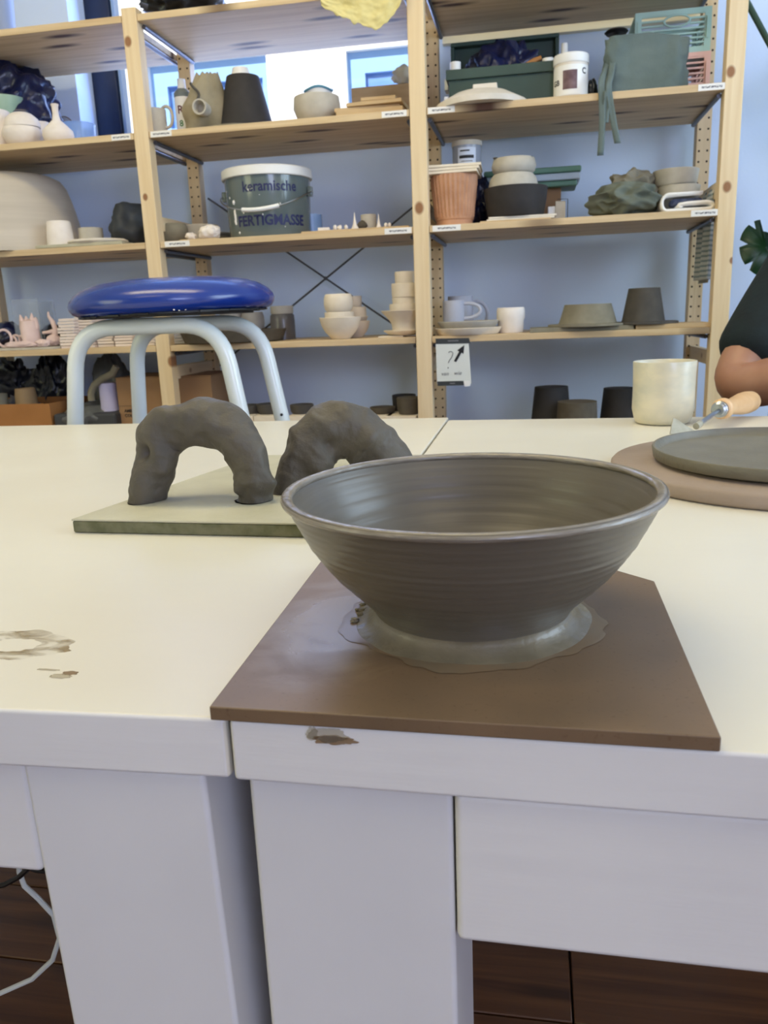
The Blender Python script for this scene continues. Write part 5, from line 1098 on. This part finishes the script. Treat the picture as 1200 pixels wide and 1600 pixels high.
u = Vector((0.02, .012, 0)); bl = [Vector((.2030, 1.098, TZ+.0015)), Vector((.1995, 1.123, TZ+.0015)), Vector((.2050, 1.128, TZ+.028)), Vector((.2260, 1.138, TZ+.014)), Vector((.2270, 1.128, TZ+.0015))]
bl = [at(1047, 678, 1.105), at(1052, 652.5, 1.125), at(1058, 655, 1.126), at(1086, 673, 1.135), at(1080, 678, 1.120)]
b = B(); nrm = (bl[1]-bl[0]).cross(bl[3]-bl[0]).normalized()*.0016
b._add([p_-o0 for p_ in bl]+[p_+nrm-o0 for p_ in bl], [(0, 1, 2, 3, 4), (9, 8, 7, 6, 5)]+[(i, (i+1) % 5, 5+(i+1) % 5, 5+i) for i in range(5)])
zmn = min((v.co+o0).z for v in b.bm.verts)
for v in b.bm.verts:
    if (v.co+o0).z < TZ+.0004: v.co.z = TZ+.0004-o0.z
obj('blade', b, m_bl, t, smooth=False, bev=.0004, seg=1)
obj('bolt', B().lathe([(0, -.002), (.003, -.002), (.003, .002), (0, .002)], at(1068, 671, 1.124)-o0, 12, M=nrm.to_track_quat('Z', 'Y').to_matrix()), M['steel'], t)
c = S0-o0; obj('blade_socket', B().tube([c+sd2*-.008, c+sd2*.008], [.0045, .0048], 12), m_bl, t)

# ------------------------------------------------------------------ blue stool
SX, SY, RS = -.746, 1.65, .212
t = thing('stool', 'round stool with shiny blue cushion and bent white tube legs behind the left table', 'stool', (SX, SY, 0)); o0 = t.location
zs = .948
m_bl = mat('blue_vinyl', (14, 50, 136), (12, 46, 128), .23, scale=3, bump=.03, bscale=300, spec=.7)
cush = B().lathe([(0, .005), (RS*.80, .003), (RS*.90, .001), (RS*.965, .007), (RS*.995, .016), (RS, .024), (RS*.985, .033), (RS*.94, .044), (RS*.86, .0545), (RS*.74, .063), (RS*.55, .069), (RS*.3, .072), (0, .0725)], (0, 0, 0), 96)
for v in cush.bm.verts:
    v.co.z += zs-.002+.010*(v.co.x/RS)*.4
obj('cushion', cush, m_bl, t, angle=80)
b = B(); rs_ = random.Random(8)
for i in range(60):
    a = 2*PI*i/60; r = RS*(.86+.03*rs_.random()); b.box((r*math.cos(a), r*math.sin(a), zs-.0020+.004*(r*math.cos(a)/RS)), (.010+.01*rs_.random(), .026, .0015+.0025*rs_.random()), (0, 0, a))
o = obj('torn_lining', b, M['black'], t); o['kind'] = 'stuff'
b = B()
for px, py, s in ((347, 470, .0020), (351, 473, .0014), (272, 484, .0012), (280, 485, .0010), (298, 466, .0006), (290, 484, .0008)):
    p_ = at(px, py, SY-RS*.93); a = (p_.x-SX)/RS; yy = SY-RS*math.sqrt(max(0, 1-min(.99, a*a)))-.0002
    p_ = at(px, py, yy)-o0; b.blob(p_, (s*1.6, .0005, s*.8), .6, 2, int(px), 2)
o = obj('clay_spots', b, M['paper'], t); o['kind'] = 'stuff'
obj('seat_plate', B().lathe([(0, -.004), (RS*.78, -.004), (RS*.78, .003), (0, .003)], (0, 0, zs-.0015), 48), M['clay_black'], t)
m_tube = mat('white_enamel', (232, 238, 236), (222, 230, 228), .28, scale=6, coat=.3)
RT = .0168; zu = zs-.008-RT
def bend(c0, c1, c2, r, n=9):
    d0 = (c0-c1).normalized(); d1 = (c2-c1).normalized(); A_ = c1+d0*r; C_ = c1+d1*r
    return [A_*(1-s)**2+c1*2*s*(1-s)+C_*s*s for s in [i/n for i in range(n+1)]]
for pl, prr, YY in (((118, 663), (380, 663), 1.560), ((219, 663), (443, 663), 1.735)):
    f1, f2 = at(*pl, YY), at(*prr, YY)
    k1 = at({118: 118, 219: 214}[pl[0]], 560, YY); k2 = at({380: 356, 443: 418}[prr[0]], 560, YY)
    zz_ = zu if YY < 1.6 else zu
    top = lambda f, k: k+(k-f)*((zz_-k.z)/(k.z-f.z))
    a1, a2 = top(f1, k1), top(f2, k2); gd = lambda f, k: k+(k-f)*((.012-k.z)/(k.z-f.z)); g1, g2 = gd(f1, k1), gd(f2, k2)
    path = [g1]+bend(g1, a1, a2, .085)+bend(a1, a2, g2, .085)+[g2]
    obj('leg_frame', B().tube([p_-o0 for p_ in path], RT, 20), m_tube, t)
    for g in (g1, g2): obj('rubber_foot', B().lathe([(0, 0), (.020, 0), (.021, .004), (.020, .035), (0, .035)], Vector((g.x, g.y, .0))-o0, 20), M['black'], t)
    if YY > 1.6:
        for q_ in ((440, 648),): 
            p_ = at(*q_, YY-RT); obj('peg_hole', B().lathe([(0, -.0006), (.0032, -.0006), (.0032, .0006), (0, .0006)], p_-o0, 14, M=Matrix.Rotation(PI/2, 3, 'X')), M['black'], t)
obj('cross_bar', B().tube([Vector((SX-.02, 1.56, zu))-o0, Vector((SX+.0, 1.735, zu))-o0], RT*.9, 14), m_tube, t)

# ------------------------------------------------------------------ person sitting behind the right table
def skin(name, V, E_, Rd, m, parent=None, sub=2, loc=(0, 0, 0)):
    me = bpy.data.meshes.new(name); L0 = Vector(loc); me.from_pydata([Vector(v)-L0 for v in V], E_, []); o = bpy.data.objects.new(name, me); COL.objects.link(o)
    if parent: o.parent = parent
    else: o.location = L0
    s = o.modifiers.new('skin', 'SKIN'); sv = me.skin_vertices[0].data
    for i, r in enumerate(Rd): sv[i].radius = r if isinstance(r, tuple) else (r, r); sv[i].use_root = (i == 0)
    s.use_smooth_shade = True; ss = o.modifiers.new('sub', 'SUBSURF'); ss.levels = sub; ss.render_levels = sub
    dg = bpy.context.evaluated_depsgraph_get(); me2 = bpy.data.meshes.new_from_object(o.evaluated_get(dg)); o.modifiers.clear(); o.data = me2
    me2.materials.clear(); me2.materials.append(m); me2.shade_smooth(); return o
PXc, PYc = .655, 1.80
per = thing('person', 'person in a dark green T-shirt with bare forearms, leaning elbows behind the right table', 'person', (PXc, PYc, 0)); o0 = per.location
J = dict(pelvis=(.655, 1.86, .52), waist=(.655, 1.85, .66), chest=(.650, 1.80, .88), upchest=(.648, 1.77, .985), neck=(.645, 1.75, 1.085), neck2=(.643, 1.735, 1.13),
         shL=(.512, 1.74, .998), elL=(.366, 1.600, .766), mfL=(.460, 1.500, .800), wrL=(.590, 1.375, .800), shR=(.800, 1.74, .998), elR=(.925, 1.60, .81), mfR=(.84, 1.48, .805), wrR=(.73, 1.36, .80),
         hipL=(.56, 1.85, .50), knL=(.54, 1.48, .50), anL=(.54, 1.50, .09), toL=(.53, 1.38, .03), hipR=(.75, 1.85, .50), knR=(.78, 1.48, .50), anR=(.78, 1.50, .09), toR=(.79, 1.38, .03))
J['upL'] = tuple(Vector(J['shL']).lerp(Vector(J['elL']), .5)); J['upR'] = tuple(Vector(J['shR']).lerp(Vector(J['elR']), .5))
V = []; E_ = []; Rd = []; ix = {}
def jn(nm, r, frm=None, pos=None):
    ix[nm] = len(V); V.append(Vector(pos or J[nm])-o0); Rd.append(r)
    if frm: E_.append((ix[frm], ix[nm]))
jn('pelvis', (.15, .12)); jn('waist', (.14, .11), 'pelvis'); jn('chest', (.15, .115), 'waist'); jn('upchest', (.13, .10), 'chest'); jn('neck', .060, 'upchest'); jn('neck2', .056, 'neck')
jn('head1', (.070, .078), 'neck2', (.640, 1.715, 1.19)); jn('head2', (.078, .092), 'head1', (.640, 1.720, 1.26)); jn('head3', (.060, .075), 'head2', (.640, 1.728, 1.32))
for s in 'LR':
    jn('sh'+s, .062, 'upchest'); jn('up'+s, .053, 'sh'+s); jn('el'+s, .049, 'up'+s); jn('mf'+s, .043, 'el'+s); jn('wr'+s, (.026, .032), 'mf'+s)
    w = Vector(J['wr'+s]); d = -1 if s == 'R' else 1
    pm = w+Vector((d*.045, -.055, 0)); jn('pm'+s, (.020, .038), 'wr'+s, tuple(pm))
    for k in range(4):
        fx = Vector((.030*(k-1.5)*.65, -.012*(k-1.5)*d*.6, 0)); bse = pm+Vector((d*.018, -.025, 0))+fx; ln_ = [.026, .031, .029, .022][k]
        jn('f%s%da' % (s, k), .0095, 'pm'+s, tuple(bse)); jn('f%s%db' % (s, k), .0088, 'f%s%da' % (s, k), tuple(bse+Vector((d*.012, -ln_, -.002)))); jn('f%s%dc' % (s, k), .0078, 'f%s%db' % (s, k), tuple(bse+Vector((d*.020, -ln_*1.7, -.016))))
    jn('t%sa' % s, .0110, 'wr'+s, tuple(w+Vector((d*.055, -.01, .006)))); jn('t%sb' % s, .0098, 't%sa' % s, tuple(w+Vector((d*.082, -.028, .0))))
for s in 'LR': jn('hip'+s, .085, 'pelvis'); jn('kn'+s, .060, 'hip'+s); jn('an'+s, .042, 'kn'+s); jn('to'+s, (.035, .045), 'an'+s)
skin('body', [v for v in V], E_, Rd, M['skin'], per)
V2 = []; E2 = []; R2 = []; i2 = {}
def j2(nm, r, frm=None, pos=None):
    i2[nm] = len(V2); V2.append((Vector(pos) if pos else Vector(J[nm]))-o0); R2.append(r)
    if frm: E2.append((i2[frm], i2[nm]))
j2('pelvis', (.170, .140)); j2('waist', (.160, .130), 'pelvis'); j2('chest', (.170, .135), 'waist'); j2('upchest', (.150, .120), 'chest'); j2('neck', .078, 'upchest', (.646, 1.755, 1.06))
for s in 'LR': j2('sh'+s, .074, 'upchest'); a_, c_ = Vector(J['sh'+s]), Vector(J['el'+s]); j2('u'+s, .068, 'sh'+s, a_.lerp(c_, .38)); j2('v'+s, .068, 'u'+s, a_.lerp(c_, .84))
skin('t_shirt', V2, E2, R2, M['shirt'], per)
V2 = []; E2 = []; R2 = []; i2 = {}
j2('pelvis', (.172, .142), None, (.655, 1.86, .53))
for s in 'LR': j2('hip'+s, .100, 'pelvis'); j2('kn'+s, .078, 'hip'+s); j2('an'+s, .062, 'kn'+s)
skin('trousers', V2, E2, R2, M['denim'], per)
for s in 'LR':
    a_ = Vector(J['an'+s])-o0; obj('shoe', B().blob(a_+Vector((0, -.07, -.045)), (.05, .14, .045), .05, 1, 1, 3, flat=-.04), M['ink'], per)
hd = Vector((.640, 1.722, 1.262))-o0
obj('hair', B().blob(hd+Vector((0, .022, .035)), (.092, .100, .085), .10, 3, 3, 4, True), M['hair'], per)
for s in (-1, 1):
    obj('eye', B().blob(hd+Vector((s*.030, -.088, .0)), (.011, .008, .007), 0, 1, 1, 2), M['white'], per); obj('iris', B().blob(hd+Vector((s*.030, -.0955, .0)), (.0045, .003, .0045), 0, 1, 1, 2), M['hair'], per); obj('eyebrow', B().blob(hd+Vector((s*.030, -.090, .020)), (.016, .006, .003), .1, 2, 1, 2), M['hair'], per); obj('ear', B().blob(hd+Vector((s*.080, .005, -.01)), (.010, .018, .030), .1, 1, 1, 3), M['skin'], per)
obj('nose', B().blob(hd+Vector((0, -.100, -.025)), (.010, .014, .020), .05, 1, 1, 3), M['skin'], per); obj('mouth', B().blob(hd+Vector((0, -.084, -.062)), (.020, .008, .0045), .05, 1, 1, 3), mat('lips', (156, 84, 74), None, .5), per)
p_ = at(1199, 452, 1.60)-o0
t = thing('wooden_stool', 'plain wooden stool the person sits on', 'stool', (.655, 1.90, 0))
obj('seat', B().lathe([(0, .36), (.165, .36), (.17, .37), (.165, .385), (0, .385)], n=48), m_h, t)
for a in (PI/4, 3*PI/4, 5*PI/4, 7*PI/4): obj('leg', B().tube([(.11*math.cos(a), .11*math.sin(a), .36), (.15*math.cos(a), .15*math.sin(a), 0)], .014, 12), m_h, t)

# ------------------------------------------------------------------ plant beside the shelves
PP = Vector((.98, 2.72, 0))
t = thing('potted_plant', 'large-leaved green plant right of the shelving, mostly outside the picture', 'plant', PP)
obj('plant_pot', B().lathe([(0, 0), (.12, 0), (.15, .26), (.16, .28), (.145, .28), (.135, .24), (0, .24)], n=48), M['terra'], t)
obj('soil', B().lathe([(0, .23), (.136, .23), (.136, .245), (0, .25)], n=32), M['soil'], t)
def leaf(c, R_, rz, tilt, roll, seed):
    m = Euler((tilt, roll, rz)).to_matrix(); b = B(); n = 48; pts = []
    for i in range(n):
        a = 2*PI*i/n; r = R_*(1-.25*math.cos(a)**2*0)*(1-.30*max(0, math.sin(a*7)-.8)*5*(abs(math.sin(a)) > .3)); x = r*.85*math.sin(a); y = r*math.cos(a)
        if abs(a) < .25 or abs(a-2*PI) < .25: y *= .55
        pts.append(m @ Vector((x, y, -.28*x*x/R_-.1*y*y/R_)) + Vector(c))
    ce = m @ Vector((0, 0, .0)) + Vector(c); b._add([ce]+pts, [(0, 1+i, 1+(i+1) % n) for i in range(n)]); return obj('leaf', b, M['leaf'], t, angle=80, solid=.0012)
lv = [(at(1196, 386, 2.55), .085, .35, 1.25, .25), (at(1260, 330, 2.5), .11, .5, .9, 0), (at(1330, 200, 2.7), .12, 2, .8, .2), (at(1270, 90, 2.75), .11, -.6, .9, .2), (at(1400, 320, 2.6), .12, -1, .7, .1), (at(1350, 450, 2.6), .11, 3, .8, -.2)]
for i, (c, r, rz, ti, ro) in enumerate(lv):
    cl = c-PP; leaf(cl, r, rz, ti, ro, i)
    obj('leaf_stalk', B().tube([Vector((0, 0, .24)), Vector((cl.x*.3, cl.y*.4, cl.z*.6)), cl], [.008, .006, .004], 8), M['stem'], t)
s0, s1 = at(1160, -10, 2.72)-PP, at(1215, 92, 2.72)-PP
obj('long_stem', B().tube([s0+(s0-s1)*1.5, s0, s1, s1+(s1-s0)*1.0, Vector((.02, 0, .9)), Vector((0, 0, .24))], .0085, 10), M['stem'], t)
